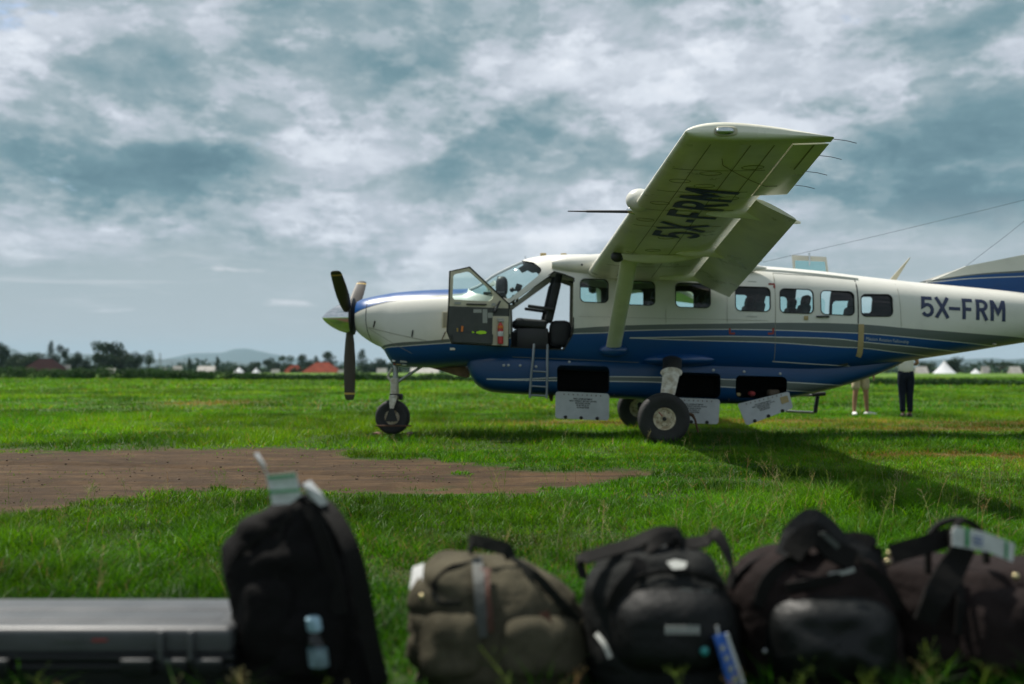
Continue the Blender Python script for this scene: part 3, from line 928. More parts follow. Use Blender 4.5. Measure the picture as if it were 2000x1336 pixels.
seam([(1514, 531), (1514, 706)], .007); seam([(1677, 545), (1677, 632)], .016, 'seal'); seam([(1514, 531.5), (1600, 537), (1677, 544.5)], .006)
seam([(707.5, 583), (706.5, 603), (706.5, 625), (709, 645), (714, 663)], .009, 'seal'); seam([(710, 637.5), (770, 652), (830, 665)], .008)
seam([(712, 640), (760, 668), (800, 690)], .005); seam([(1511, 706), (1590, 711), (1670, 715)], .014, 'paperdim', 'rub_strip')
seam([(1118, 560), (1118, 640)], .005); seam([(1420, 560), (1420, 632)], .003); seam([(1300, 604), (1300, 633)], .003); seam([(1130, 618), (1300, 622), (1500, 626)], .003)
seam([(1760, 552), (1764, 640)], .003); seam([(1000, 697), (1120, 702), (1250, 708)], .006)
seam([(1472, 523.5), (1540, 528), (1610, 534.5), (1685, 543)], .03, 'white', 'drip_rail', .016)
# red corner marks of the emergency cut-out, door latch details
for px in ([(1502, 554.5), (1513, 554.5), (1513, 562.5)], [(1425, 641), (1425, 651.5), (1435, 651.5)], [(1499.5, 651.5), (1509.5, 651.5), (1509.5, 641)]):
    seam(px, .030, 'redmark', 'cut_here_mark', .005)
seam([(1682.5, 633), (1682.5, 690), (1680, 697)], .085, 'tape', 'tan_strap', .010)
bm = new_bm(); c = on_side(1606.5, 618.5, .02); rbox(bm, c, (.20, .03, .028), .01); finish('door_handle', bm, M['black'], plane)
bm = new_bm(); c = on_side(1574, 621, .008); rbox(bm, c, (.065, .008, .065), .002); finish('latch_plate', bm, M['tape'], plane)
for u in (727, 774):
    bm = new_bm()
    a, b = ((722.5, 638), (726, 625)) if u == 727 else ((801.5, 657), (803.5, 644))
    ribbon(bm, [on_side(a[0], a[1], .006), on_side(b[0], b[1], .006)], .022, .01, (1, 0, 0)); finish('cowl_latch', bm, M['dark'], plane)
bm = new_bm(); c = on_side(868, 624, .004); rbox(bm, c, (.10, .008, .25), .002); finish('cowl_vent', bm, M['cream'], plane)
bm = new_bm(); c = on_side(869, 624, .010); rbox(bm, c, (.07, .008, .23), .002); finish('vent_opening', bm, M['pline'], plane)
for (u, v, wd, hh, mt) in ((767, 704, .05, .045, 'paper'), (767, 710, .03, .045, 'redmark'), (775.5, 711, .075, .035, 'tape'), (787, 705.5, .11, .045, 'paperdim'), (787, 712, .07, .035, 'paper'), (886, 682, .08, .035, 'paper')):
    x, z = P(u, v, -.45); bm = new_bm(); rbox(bm, Vector((x, side_y(x, z) - .006, z)), (wd, .006, hh), .001); finish('placard', bm, M[mt], plane)

# ---- lettering drawn as strokes
def arc(cx, cy, rx, ry, a0, a1, n=9): return [(cx + rx * math.cos(R(a0 + (a1 - a0) * i / n)), cy + ry * math.sin(R(a0 + (a1 - a0) * i / n))) for i in range(n + 1)]


GLY = {'5': [[(.56, .925), (.14, .925), (.115, .50)] + arc(.33, .345, .235, .27, 140, -150)], 'X': [[(.06, 1.0), (.62, 0)], [(.62, 1.0), (.06, 0)]],
       '-': [[(-.02, .48), (.52, .48)]], '.': [[(.14, .47), (.36, .47)]], 'F': [[(.56, .925), (.15, .925), (.15, 0)], [(.15, .49), (.49, .49)]],
       'R': [[(.15, 0), (.15, .925), (.34, .925)] + arc(.34, .715, .21, .21, 80, -80) + [(.15, .505)], [(.34, .505), (.58, 0)]],
       'M': [[(.12, 0), (.12, 1.0)], [(.68, 0), (.68, 1.0)], [(.13, .96), (.40, .40), (.67, .96)]]}
ADV = {'5': .70, 'X': .68, '-': .56, '.': .44, 'F': .66, 'R': .72, 'M': .78}


def strokes(text, sw, fn, name, mat, parent):
    """each character is one mesh; fn maps (a, b, lift) with a along the line 0..1 and b up 0..1"""
    tot = sum(ADV[c] for c in text); x = 0.0
    for ch in text:
        bm = new_bm()
        for k, pl in enumerate(GLY[ch]):
            dense = [pl[0]]
            for p0, p1 in zip(pl[:-1], pl[1:]):
                m_ = max(1, int(math.hypot(p1[0] - p0[0], p1[1] - p0[1]) / .06))
                dense += [(p0[0] + (p1[0] - p0[0]) * i / m_, p0[1] + (p1[1] - p0[1]) * i / m_) for i in range(1, m_ + 1)]
            pl = dense; n = len(pl); L, Rr = [], []
            for i, p in enumerate(pl):
                d1 = Vector(pl[i]) - Vector(pl[i - 1]) if i else Vector(pl[1]) - Vector(pl[0]); d2 = Vector(pl[i + 1]) - Vector(pl[i]) if i < n - 1 else d1
                d1.normalize(); d2.normalize(); nm = Vector((-d1.y - d2.y, d1.x + d2.x)); nm.normalize(); q = sw / 2 / max(.45, nm.dot(Vector((-d1.y, d1.x))))
                L.append((p[0] + nm.x * q, p[1] + nm.y * q)); Rr.append((p[0] - nm.x * q, p[1] - nm.y * q))
            lf = .006 + .0012 * k
            cols = [[bm.verts.new(fn((x + l_[0] + (r_[0] - l_[0]) * q / 2) / tot, l_[1] + (r_[1] - l_[1]) * q / 2, lf)) for q in range(3)] for l_, r_ in zip(L, Rr)]
            for c0_, c1_ in zip(cols[:-1], cols[1:]):
                for q in range(2): bm.faces.new((c0_[q], c0_[q + 1], c1_[q + 1], c1_[q]))
        finish(name, bm, mat, parent, 0, recalc=False); x += ADV[ch]


def bil(q, a, b): return [q[0][i] * (1 - a) * (1 - b) + q[1][i] * a * (1 - b) + q[2][i] * a * b + q[3][i] * (1 - a) * b for i in (0, 1)]


FQD = [P(1796, 618.5, -.66), P(1973, 627.5, -.66), P(1974, 586, -.66), P(1797, 578.5, -.66)]
def fus_letters(a, b, l):
    x, z = bil(FQD, a, b); return Vector((x, side_y(x, z) - l, z))
strokes('5X-FRM', .165, fus_letters, 'registration_letter', M['navy'], fus)


def font_mesh(text, size, align='LEFT', bold=0.0):
    c = bpy.data.curves.new('txt', 'FONT'); c.body = text; c.offset = bold; c.size = size; c.align_x = align; c.resolution_u = 2
    o = bpy.data.objects.new('txt', c); COL.objects.link(o); dg = bpy.context.evaluated_depsgraph_get(); dg.update()
    me = bpy.data.meshes.new_from_object(o.evaluated_get(dg)); bpy.data.objects.remove(o); bpy.data.curves.remove(c); return me


me = font_mesh('Mission Aviation Fellowship', 1.0)
wx = max(v.co.x for v in me.vertices)
A0, A1 = P(1690, 664.5, -.74), P(1778, 671, -.74)
for v in me.vertices:
    a = v.co.x / wx; x = A0[0] + (A1[0] - A0[0]) * a; z = A0[1] + (A1[1] - A0[1]) * a + v.co.y * .074
    v.co = Vector((x, side_y(x, z) - .004, z))
link_mesh('operator_name', me, [principled('lettering_white', (.40, .43, .44), .5)], fus, 0)
for (u, v, wd) in ((1470, 550, .13), (1468, 619, .16)):
    seam([(u - wd * 64, v - 1), (u + wd * 64, v)], .010, 'paperdim', 'small_marking', .004)

# ---- propeller, spinner, exhaust
hub = P3(683, 620.5, 0)
spn = empty('propeller', hub); spn.parent = plane
tipx = P(629, 620, 0)[0] - hub.x; basex = P(690, 620, 0)[0] - hub.x; RB = .262
bm = new_bm()
L_ = basex - tipx
lathe(bm, [(tipx + L_ * t, RB * (1 - (1 - t) ** 1.75) ** .78 + .002) for t in [i / 18 for i in range(19)]] + [(basex + .005, RB * .98)], (0, 0, 0), 'x', 40)
finish('spinner', bm, M['chrome'], spn)


def blade(ang):
    """feathered blade; ang from straight up towards the camera side"""
    bm = new_bm(); rings = []; RT = 1.335
    stations = [(.16, .055, .055, 55), (.26, .068, .042, 62), (.42, .088, .026, 70), (.65, .100, .019, 77), (.9, .099, .014, 82), (1.12, .092, .011, 85), (1.26, .084, .009, 86), (1.31, .074, .008, 86), (RT, .048, .006, 86)]
    for r_, hc, th, tw in stations:
        ring = []
        for k in range(16):
            a = 2 * math.pi * k / 16; cx, ty = hc * math.cos(a), th * math.sin(a)
            t = R(tw); ring.append(Vector((cx * math.sin(t) - ty * math.cos(t), cx * math.cos(t) + ty * math.sin(t), r_)))
        rings.append(ring)
    loft(bm, rings)
    for f in bm.faces:
        if 1.13 < f.calc_center_median().z < 1.25: f.material_index = 0
    rot = Matrix.Rotation(R(ang), 4, 'X'); bm.transform(rot)
    o = finish('blade', bm, [M['blade'], M['yellow']], spn, 40)
    b2 = new_bm(); rg = []
    for r_, hc, th, tw in ((1.215, .0885, .0115, 85.5), (1.245, .0865, .0110, 86)):
        rg.append([Vector((hc * math.cos(2 * math.pi * k / 16) * math.sin(R(tw)) - th * math.sin(2 * math.pi * k / 16) * math.cos(R(tw)), hc * math.cos(2 * math.pi * k / 16) * math.cos(R(tw)) + th * math.sin(2 * math.pi * k / 16) * math.sin(R(tw)), r_)) for k in range(16)])
    loft(b2, rg); b2.transform(rot); finish('tip_band', b2, M['yellow'], o, 40)
    return o


for a_ in (61, 181, -59): blade(a_)
# cowl ring behind the spinner
bm = new_bm(); lathe(bm, [(-.012, .285), (.0, .30), (.03, .30), (.04, .2)], P3(688, 618, 0), 'x', 40); finish('cowl_ring', bm, M['seal'], plane)
# exhaust stack low on the far side
bm = new_bm(); pts = [P3(838, 712, .42), P3(868, 716, .5), P3(893, 724, .55), P3(914, 729, .56)]
tube(bm, pts, [.05, .08, .085, .085], 14); finish('exhaust_stack', bm, M['exhaust'], plane)
bm = new_bm()
prism(bm, [P3(u, v, -.05) for u, v in [(840, 715), (905, 712), (917, 728), (913, 738), (903, 735.5), (870, 727)]], (0, .45, 0)); finish('lower_fairing', bm, M['exhaust'], plane)

# ---- cargo pod
PS = [(907, 700, 708, .20, 2.2), (911, 692, 722, .40, 2.6), (917, 689, 735, .50, 2.9), (926, 687, 750, .57, 3.1), (944, 685, 762, .62, 3.3), (962, 684, 767, .645, 3.5), (1082, 690, 773.5, .67, 3.8), (1250, 694, 781, .68, 3.8), (1400, 696, 788.5, .68, 3.8),
      (1450, 697, 789.5, .675, 3.7), (1500, 698, 786, .66, 3.6), (1545, 699, 779, .64, 3.4), (1611, 699, 766.5, .58, 3.2), (1660, 697, 754, .52, 3.0), (1720, 694, 735, .42, 2.8), (1770, 691, 715, .28, 2.4), (1790, 689, 705, .12, 2.2)]
pxs = [P(a[0], 740, -.5)[0] for a in PS]
p_top = pchip(pxs, [P(a[0], a[1], -.3)[1] for a in PS]); p_bot = pchip(pxs, [P(a[0], a[2], -.4)[1] for a in PS]); p_w = pchip(pxs, [a[3] for a in PS]); p_n = pchip(pxs, [a[4] for a in PS])


def psec(x, n=56):
    zt, zb, ww, e = p_top(x), p_bot(x), p_w(x), 2.0 / p_n(x); zc, h = (zt + zb) / 2, (zt - zb) / 2
    sg = lambda c: math.copysign(abs(c) ** e, c)
    return [Vector((x, ww * sg(math.cos(2 * math.pi * (k + .5) / n)), zc + h * sg(math.sin(2 * math.pi * (k + .5) / n)))) for k in range(n)]


def pod_y(x, z):
    zt, zb, ww, n = p_top(x), p_bot(x), p_w(x), p_n(x); q = min(abs(z - (zt + zb) / 2) / ((zt - zb) / 2), .999); return -ww * (1 - q ** n) ** (1 / n)


PQ = -.66
plines = dict(
    a=xz([(900, 741.5), (947, 741.5), (1000, 743), (1085, 744.2), (1192, 745.4), (1288, 747.5), (1410, 756), (1541, 763.5), (1611, 769), (1790, 785)], PQ),
    b=xz([(900, 741), (947, 741), (1000, 741.4), (1085, 738.4), (1192, 736.4), (1281, 737.4), (1410, 741.4), (1541, 747.4), (1640, 753.4), (1790, 764)], PQ))
ptip = P(950, 741, PQ)[0]


def paint_pod(t, x, z):
    f = {k: float_curve(t, x, v, pxs[0], pxs[-1], 0.0, 2.0) for k, v in plines.items()}
    gt = lambda k, off=0.0: t.math('GREATER_THAN', z, t.math('ADD', f[k], off))
    pb = (0.002, 0.044, 0.140)
    c = t.mix(gt('a'), pb, WHITE); c = t.mix(gt('a', .012), c, GREY); c = t.mix(gt('b'), c, WHITE); c = t.mix(gt('b', .012), c, pb)
    return t.mix(t.math('LESS_THAN', x, ptip), c, pb)


M['podpaint'] = livery('pod_livery', paint_pod)
bm = new_bm(); N = 70
xs_ = [pxs[0] + (pxs[-1] - pxs[0]) * (i / N) for i in range(N + 1)]
xs_ = sorted(set([round(x, 4) for x in xs_ + pxs[:6]]))
loft(bm, [psec(x) for x in xs_]); bmesh.ops.recalc_face_normals(bm, faces=bm.faces[:]); me = bpy.data.meshes.new('pod'); bm.to_mesh(me); bm.free()
for m_ in (M['podpaint'], M['pod_in'], M['rust']): me.materials.append(m_)
pod_me = solidify(me, .03)
POD_DOORS = [rrect(1088, 713, 1190, 766, 9, PQ, dv=2.5), rrect(1306, 726.5, 1407, 775.5, 9, PQ, dv=2.5), rrect(1436.5, 733, 1538, 776.5, 10, PQ, dv=3)]


def cut_mesh(poly, y0, y1, mats):
    me = prism_mesh(poly, y0, y1); me.materials.clear()
    for m_ in mats: me.materials.append(m_)
    return me


for poly in POD_DOORS: pod_me = boolean(pod_me, cut_mesh(poly, -1.2, -.2, (M['podpaint'], M['pod_in'], M['rust'])))
pod = link_mesh('cargo_pod', pod_me, [M['podpaint'], M['pod_in'], M['rust']], plane, 32)
for u in (1200, 1425):
    bm = new_bm(); x, _ = P(u, 750, PQ); rbox(bm, (x, 0, (p_top(x) + p_bot(x)) / 2), (.02, p_w(x) * 1.8, (p_top(x) - p_bot(x)) * .86), 0); finish('bulkhead', bm, M['pod_in'], pod, 0)
PLAC = ['COMPARTMENT', 'MAX. WEIGHT 230 LBS.-104 KG', 'MAX FLOOR LOADING', '30 LBS. PER SQ. FT.', 'NO SHARP EDGES']


def pod_door(corners, lines_, s, name='pod_door', patch=False):
    """open hatch hanging outside; corners in photo px: TL TR BR BL"""
    q = [P(u, v, s) for u, v in corners]          # TL TR BR BL
    L = lambda a, b: Vector((*[bil([q[3], q[2], q[1], q[0]], a, b)[i] for i in (0,)], s, bil([q[3], q[2], q[1], q[0]], a, b)[1]))
    r = .11; poly = []
    asp = (Vector(q[1]) - Vector(q[0])).length / (Vector(q[3]) - Vector(q[0])).length
    for cx, cy, a0 in ((1 - r / asp, 1 - r, 0), (r / asp, 1 - r, 90), (r / asp, r, 180), (1 - r / asp, r, 270)):
        for k in range(6):
            a = R(a0 + 90 * k / 5); poly.append(L(cx + r / asp * math.cos(a), cy + r * math.sin(a)))
    bm = new_bm(); prism(bm, poly, (0, .018, 0)); d = finish(name, bm, M['doorgrey'], plane, 30)
    b2 = new_bm()
    for k in range(9): p = L(.16 + .68 * k / 8, .91); rbox(b2, p + Vector((0, -.003, 0)), (.012, .008, .022), .002)
    finish('rivet_row', b2, M['rust'], d, 0)['kind'] = 'stuff'
    for a in (.19, .48, .78):
        b2 = new_bm(); p = L(a, .06); lathe(b2, [(-.022, .010), (-.018, .026), (.0, .028)], p, 'y', 14); finish('latch', b2, M['dark'], d)
    if patch:
        b2 = new_bm(); prism(b2, [L(a, b) + Vector((0, -.002, 0)) for a, b in ((.80, .42), (.95, .42), (.95, .80), (.80, .80))], (0, -.004, 0)); finish('paper_label', b2, M['tape'], d, 0)
    for k, tx in enumerate(lines_):
        me = font_mesh(tx, 1.0, 'CENTER', .035); wdt = {0: .36, 1: .50, 2: .28, 3: .24, 4: .23}[k] * (.9 if patch else 1); mx = max(v.co.x for v in me.vertices) * 2
        for v in me.vertices:
            a = .51 + v.co.x / mx * wdt - (.05 if patch else 0); b = .735 - k * .080 + v.co.y * .074; p = L(a, b); v.co = p + Vector((0, -.0035, 0))
        link_mesh('placard_text', me, [M['black']], d, 0)
    return d


pod_door([(1085, 764.5), (1190, 769), (1189.5, 821.5), (1084.5, 817)], ['FWD ' + PLAC[0]] + PLAC[1:], -.73)
pod_door([(1303, 776), (1406.5, 780), (1403, 828.5), (1301, 825)], ['CTR ' + PLAC[0]] + PLAC[1:], -.73)
pod_door([(1440, 789), (1541, 764.5), (1549, 797), (1458, 831)], ['AFT ' + PLAC[0]] + PLAC[1:], -.74, patch=True)
# a few fasteners on the pod
for (u, v) in ((1112, 707), (1016, 714), (1047, 716), (984, 713.5), (993, 713.5), (1393, 723), (1453, 726), (1524, 730)):
    x, z = P(u, v, -.66); bm = new_bm(); lathe(bm, [(-.012, .008), (-.009, .02), (0, .022)], (x, pod_y(x, z), z), 'y', 12); finish('fastener', bm, M['steel'], pod)
bm = new_bm(); x, z = P(1076, 777, -.3); prism(bm, [P3(u, v, -.32) for u, v in ((1070, 771), (1081, 772), (1079, 783), (1075, 783.5))], (0, .05, 0)); finish('drain_mast', bm, M['rust'], pod)

# ---- wing geometry
SR, ST_ = -.80, -7.93
rLE = P(1149, 531, SR); tLE = P(1337, 259, ST_); tTE = P(1629.5, 269.6, ST_)
CR, CT = 1.98, tTE[0] - tLE[0]
WLE = lambda s: [rLE[i] + (tLE[i] - rLE[i]) * (abs(s) - abs(SR)) / (abs(ST_) - abs(SR)) for i in (0, 1)]
WCH = lambda s: CR + (CT - CR) * (abs(s) - abs(SR)) / (abs(ST_) - abs(SR))
WTH = lambda s: .165 + (.125 - .165) * (abs(s) - abs(SR)) / (abs(ST_) - abs(SR))
INC = -math.atan2(tTE[1] - tLE[1], CT)


def af(c, t, up):
    yt = 5 * t * (.2969 * math.sqrt(max(c, 0)) - .126 * c - .3516 * c * c + .2843 * c ** 3 - .1036 * c ** 4)
    m_, p_ = .022, .3; yc = m_ / p_ ** 2 * (2 * p_ * c - c * c) if c < p_ else m_ / (1 - p_) ** 2 * (1 - 2 * p_ + 2 * p_ * c - c * c)
    return yc + yt if up else yc - yt * .92


def wpt(s, c, up, ts=1.0):
    le = WLE(s); ch = WCH(s); h = af(c, WTH(s), up); mid = (af(c, WTH(s), True) + af(c, WTH(s), False)) / 2
    h = mid + (h - mid) * ts; x, z = c * ch, h * ch
    return Vector((le[0] + x * math.cos(INC) + z * math.sin(INC) * 0, s, le[1] - x * math.sin(INC) + z))


def wsec(s, c0=0.0, c1=1.0, n=18, ts=1.0, cu=None):
    cs = [c0 + (c1 - c0) * (.5 - .5 * math.cos(math.pi * k / n)) if c0 == 0 else c0 + (c1 - c0) * k / n for k in range(n + 1)]
    if cu: 
        cs = [c1 * (1 - math.cos(math.pi / 2 * k / n)) for k in range(n + 1)]; ct = [cu * (1 - math.cos(math.pi / 2 * k / n)) for k in range(n + 1)]
        return [wpt(s, c, True, ts) for c in ct][::-1] + [wpt(s, c, False, ts) for c in cs][1:]
    if c0 == 0 and c1 < .95: cs = [c1 * (1 - math.cos(math.pi / 2 * k / n)) for k in range(n + 1)]
    up = [wpt(s, c, True, ts) for c in cs]; lo = [wpt(s, c, False, ts) for c in cs]
    return up[::-1] + lo[1:] if c0 == 0 else up[::-1] + lo


def under(x, s):
    le = WLE(s); c = (x - le[0]) / WCH(s); c = min(max(c, 0.0), 1.0); return wpt(s, c, False).z


def on_under(u, v, off=.004):
    best = None; ps = None
    for k in range(400):
        s = -7.9 + 7.0 * k / 399; x, z = P(u, v, s); f = z - under(x, s)
        if ps is not None and ps[0] * f <= 0:
            best = s; break
        ps = (f, s)
    s = best if best is not None else -3.0; x, z = P(u, v, s)
    return Vector((x, s, under(x, s) - off))


SF = -5.98      # flap / aileron break
CF, CA = .735, .745


def half_wing(sg):
    m = (lambda v: Vector((v.x, v.y * sg, v.z)))
    wg = empty('wing', (0, 0, 0)); wg.parent = plane
    def part(name, rings, mat, parent=None):
        bm = new_bm(); loft(bm, [[m(p) for p in r] for r in rings]); return finish(name, bm, mat, parent or wg, 32)
    S = lambda a, b, n: [a + (b - a) * k / n for k in range(n + 1)]
    part('wing_panel', [wsec(s, 0, CF, cu=.845) for s in S(-.55, SF + .01, 14)], M['wingwhite'])
    part('outer_panel', [wsec(s, 0, CA) for s in S(SF, ST_ + .12, 6)], M['wingwhite'])
    al = part('aileron', [wsec(s, CA + .012, 1.0, 8) for s in S(SF - .05, ST_ + .16, 6)], M['wingwhite'])
    part('wing_tip', [wsec(ST_ + .118, 0, 1.0, 20), wsec(ST_ + .04, 0, 1.0, 20), wsec(ST_, .0, 1.0, 20, .93), wsec(ST_ - .018, 0, .995, 20, .72), wsec(ST_ - .028, 0, .985, 20, .38)], M['wingwhite'])
    # slotted flap, lowered
    rings = []
    for s in S(-.98, SF + .06, 12):
        ch = WCH(s); hinge = wpt(s, CF + .02, False) + Vector((.055, 0, -.012)); fc = .325 * ch; ring = []
        for k in range(13):
            a = 2 * math.pi * k / 12.999; c = .5 + .5 * math.cos(a)
            th = .13 * (math.sqrt(c) * 1.48 - 1.0 * c - .36 * c * c) * (1 if math.sin(a) > 0 else -.45) * 1.0
            x, z = c * fc, th * fc + .012 * (1 if math.sin(a) > 0 else -1) * (1 - c) * c * 0
            t = R(27); ring.append(hinge + Vector((x * math.cos(t) + z * math.sin(t), 0, -x * math.sin(t) + z * math.cos(t))))
        rings.append(ring[:-1])
    part('flap', rings, M['wingwhite'])
    # flap track fairings
    for (ua, va, ub, vb, rr) in ((1379, 413, 1515, 425, .060), (1320, 491, 1452, 506, .060), (1288, 540, 1392, 552, .060)):
        a = on_under(ua, va, 0); s = a.y; le = WLE(s); ch = WCH(s)
        rings = []
        for k in range(13):
            t = k / 12; x = a.x + (ch * .44 + .35) * t; r_ = rr * math.sin(math.pi * min(1, t * .96 + .02)) ** .7 + .003
            z = under(min(x, le[0] + ch * CF), s) - .02 - max(0, t - .45) * .20
            rings.append([Vector((x, s + .45 * r_ * math.cos(q * math.pi / 5), z + 1.1 * r_ * math.sin(q * math.pi / 5))) for q in range(10)])
        part('flap_track_fairing', rings, M['wingwhite'])
    # lift strut with its end fairings
    top = on_under(1231, 497, .0); bot = P3(1198, 679, -.80)
    rings = []
    for k in range(15):
        t = k / 14; p = bot.lerp(top, t); cw = .115 + .0 * t; th = .040
        rings.append([p + Vector((cw * math.cos(q * math.pi / 8), th * math.sin(q * math.pi / 8) * .9, th * .45 * math.sin(q * math.pi / 8))) for q in range(16)])
    st = part('wing_strut', rings, M['wingwhite'])
    rings = []
    for k in range(15):
        t = k / 14; x = top.x - .22 + 1.25 * t; r_ = .115 * (math.sin(math.pi * min(t * 1.0 + .02, 1)) ** .55) * (1 - .5 * t) + .004
        z = under(x, top.y) - .015
        rings.append([Vector((x, top.y + .62 * r_ * math.cos(q * math.pi / 6), z + 1.0 * r_ * math.sin(q * math.pi / 6))) for q in range(12)])
    cf = part('strut_fairing', rings, M['wingwhite'], st)
    bmx = new_bm(); c0 = Vector((top.x - .17, top.y, under(top.x - .17, top.y) - .045)); ellipsoid(bmx, m(c0), (.09, .055, .075), 12, 8); finish('fairing_cap', bmx, M['black'], st)
    bmx = new_bm(); ellipsoid(bmx, m(Vector((bot.x, bot.y + .02, bot.z - .04))), (.22, .09, .10), 16, 10); finish('strut_foot', bmx, M['blue'], st)
    # static wicks on the aileron
    for k in range(4):
        s = [-7.90, -7.42, -6.90, -6.40][k]; p = wpt(s, 1.0, True); bmx = new_bm()
        tube(bmx, [m(p), m(p + Vector((.10, 0, -.012))), m(p + Vector((.19, 0, -.035)))], .0030, 5); finish('static_wick', bmx, M['dark'], al)
    # panel joints and access plates under the wing
    def strip(pts, wdt, mat, nm, off=.003):
        bmx = new_bm(); ribbon(bmx, [m(p + Vector((0, 0, -off))) for p in pts], wdt, .004, (1, .02, 0)); finish(nm, bmx, M[mat], wg, 0)
    for c in (.20, .47): strip([wpt(s, c, False) for s in S(-1.1, ST_ + .15, 14)], .006, 'pline', 'panel_joint')
    strip([wpt(s, .63, False) for s in S(-5.9, ST_ + .15, 8)], .006, 'pline', 'panel_joint')
    strip([wpt(s, .90, False) for s in S(-7.0, -7.75, 6)], .012, 'pline', 'trim_tab_gap')
    for s in (-2.0, -2.9, -4.6, -5.4, -6.2, -7.0):
        bmx = new_bm(); pts = [wpt(s, .06 + .64 * k / 10, False) + Vector((0, 0, -.003)) for k in range(11)]; ribbon(bmx, [m(p) for p in pts], .004, .003, (0, 1, 0)); finish('panel_joint', bmx, M['pline'], wg, 0)
    for s, c in ((-6.9, .34), (-6.45, .36), (-6.0, .34), (-5.5, .33), (-7.1, .60), (-5.95, .60), (-4.0, .36), (-3.2, .33), (-2.3, .36), (-6.6, .17), (-5.7, .14), (-4.9, .12)):
        p = wpt(s, c, False); bmx = new_bm(); ring = [Vector((p.x + .10 * math.cos(a), s + .065 * math.sin(a), 0)) for a in [2 * math.pi * k / 16 for k in range(17)]]
        ring = [Vector((q.x, q.y, under(q.x, q.y) - .002)) for q in ring]
        tube(bmx, [m(q) for q in ring], .003, 4); finish('access_plate', bmx, M['pline'], wg, 0)
    # nav light in the tip
    c0 = P3(1417, 256.5, ST_ - .02)
    bmx = new_bm(); ellipsoid(bmx, m(c0), (.10, .022, .042), 24, 10, e=.7); finish('light_bezel', bmx, M['cream'], wg)
    bmx = new_bm(); ellipsoid(bmx, m(c0 + Vector((-.01, -.016, 0))), (.075, .024, .030), 20, 10, e=.8); nv = finish('navigation_light', bmx, M['chrome'], wg)
    bmx = new_bm(); ellipsoid(bmx, m(c0 + Vector((-.01, -.020, 0))), (.082, .030, .034), 20, 10, e=.8); finish('lens', bmx, M['lens'], nv)
    return wg, m


wingL, _ = half_wing(1)
wingR, mR = half_wing(-1)
# leading-edge pod, pitot boom and registration under the near wing
le = P3(1240, 389, -5.35); bm = new_bm(); ellipsoid(bm, (WLE(-5.35)[0] + .05, -5.35, WLE(-5.35)[1] + .045), (.15, .12, .125), 24, 14); finish('leading_edge_pod', bm, M['white'], wingL)
a = P3(1109, 412.5, -5.05); b = P3(1228, 413.5, -5.05); bm = new_bm(); tube(bm, [a, a.lerp(b, .3), a.lerp(b, .31), b], [.006, .010, .014, .017], 10); pit = finish('pitot_boom', bm, M['black'], wingL)
bm = new_bm(); c = P3(1238, 411, -5.05); ellipsoid(bm, c, (.085, .04, .045), 16, 10); finish('boom_base', bm, M['chrome'], pit)
wq = [on_under(1361, 467), on_under(1446, 374), on_under(1341, 363.5), on_under(1272, 459)]
WQ = [(p.x, p.y) for p in wq]
def wing_letters(a, b, l):
    x, s = bil(WQ, a, b); return Vector((x, s, under(x, s) - l))
strokes('5X.FRM', .155, wing_letters, 'registration_letter', M['navy'], wingL)
bm = new_bm(); pts = [on_under(u, v, .004) for u, v in ((1410, 309), (1412, 322), (1440, 338), (1470, 353), (1495, 363), (1518, 362))]; tube(bm, pts, .0022, 5); finish('stain_line', bm, M['rust'], wingL)

# wing root fairings over the cabin roof
for sg in (-1, 1):
    bm = new_bm(); rings = []
    A, B = P(1078, 517, -.8), P(1500, 552, -.8)
    for k in range(25):
        t = k / 24; x = A[0] + (B[0] - A[0]) * t; r_ = (math.sin(math.pi * min(1, .02 + t * .97)) ** .38 if t < .5 else math.sin(math.pi * min(1, .02 + t * .97)) ** .8)
        zc = A[1] + (.015 if t < .4 else .0) - .05 * t
        rings.append([Vector((x, sg * (.70 + .22 * r_ * math.cos(q * math.pi / 9)), zc + .20 * r_ * math.sin(q * math.pi / 9))) for q in range(18)])
    loft(bm, rings); finish('wing_root_fairing', bm, M['white'], plane)
    if sg < 0:
        bm = new_bm(); lathe(bm, [(-.006, .016), (.004, .018)], P3(1136.5, 517, -.92), 'y', 12); finish('fuel_vent', bm, M['black'], plane)
for (u, v, s) in ((1061, 496, .0), (1101, 496.5, .1)):
    bm = new_bm(); rbox(bm, P3(u, v, s) + Vector((0, 0, -.02)), (.10, .06, .07), .015); finish('roof_antenna', bm, M['tape'], plane)
bm = new_bm(); tube(bm, [P3(1028, 508, 0), P3(1025, 500, 0)], .004, 5); finish('thin_antenna', bm, M['black'], plane)
bm = new_bm(); a, b = P3(1741, 548, 0), P3(1776.5, 503.5, 0); prism(bm, [a + Vector((-.04, -.008, 0)), a + Vector((.07, -.008, 0)), b + Vector((.012, -.008, 0)), b + Vector((-.006, -.008, 0))], (0, .016, 0)); finish('blade_antenna', bm, M['cream'], plane)

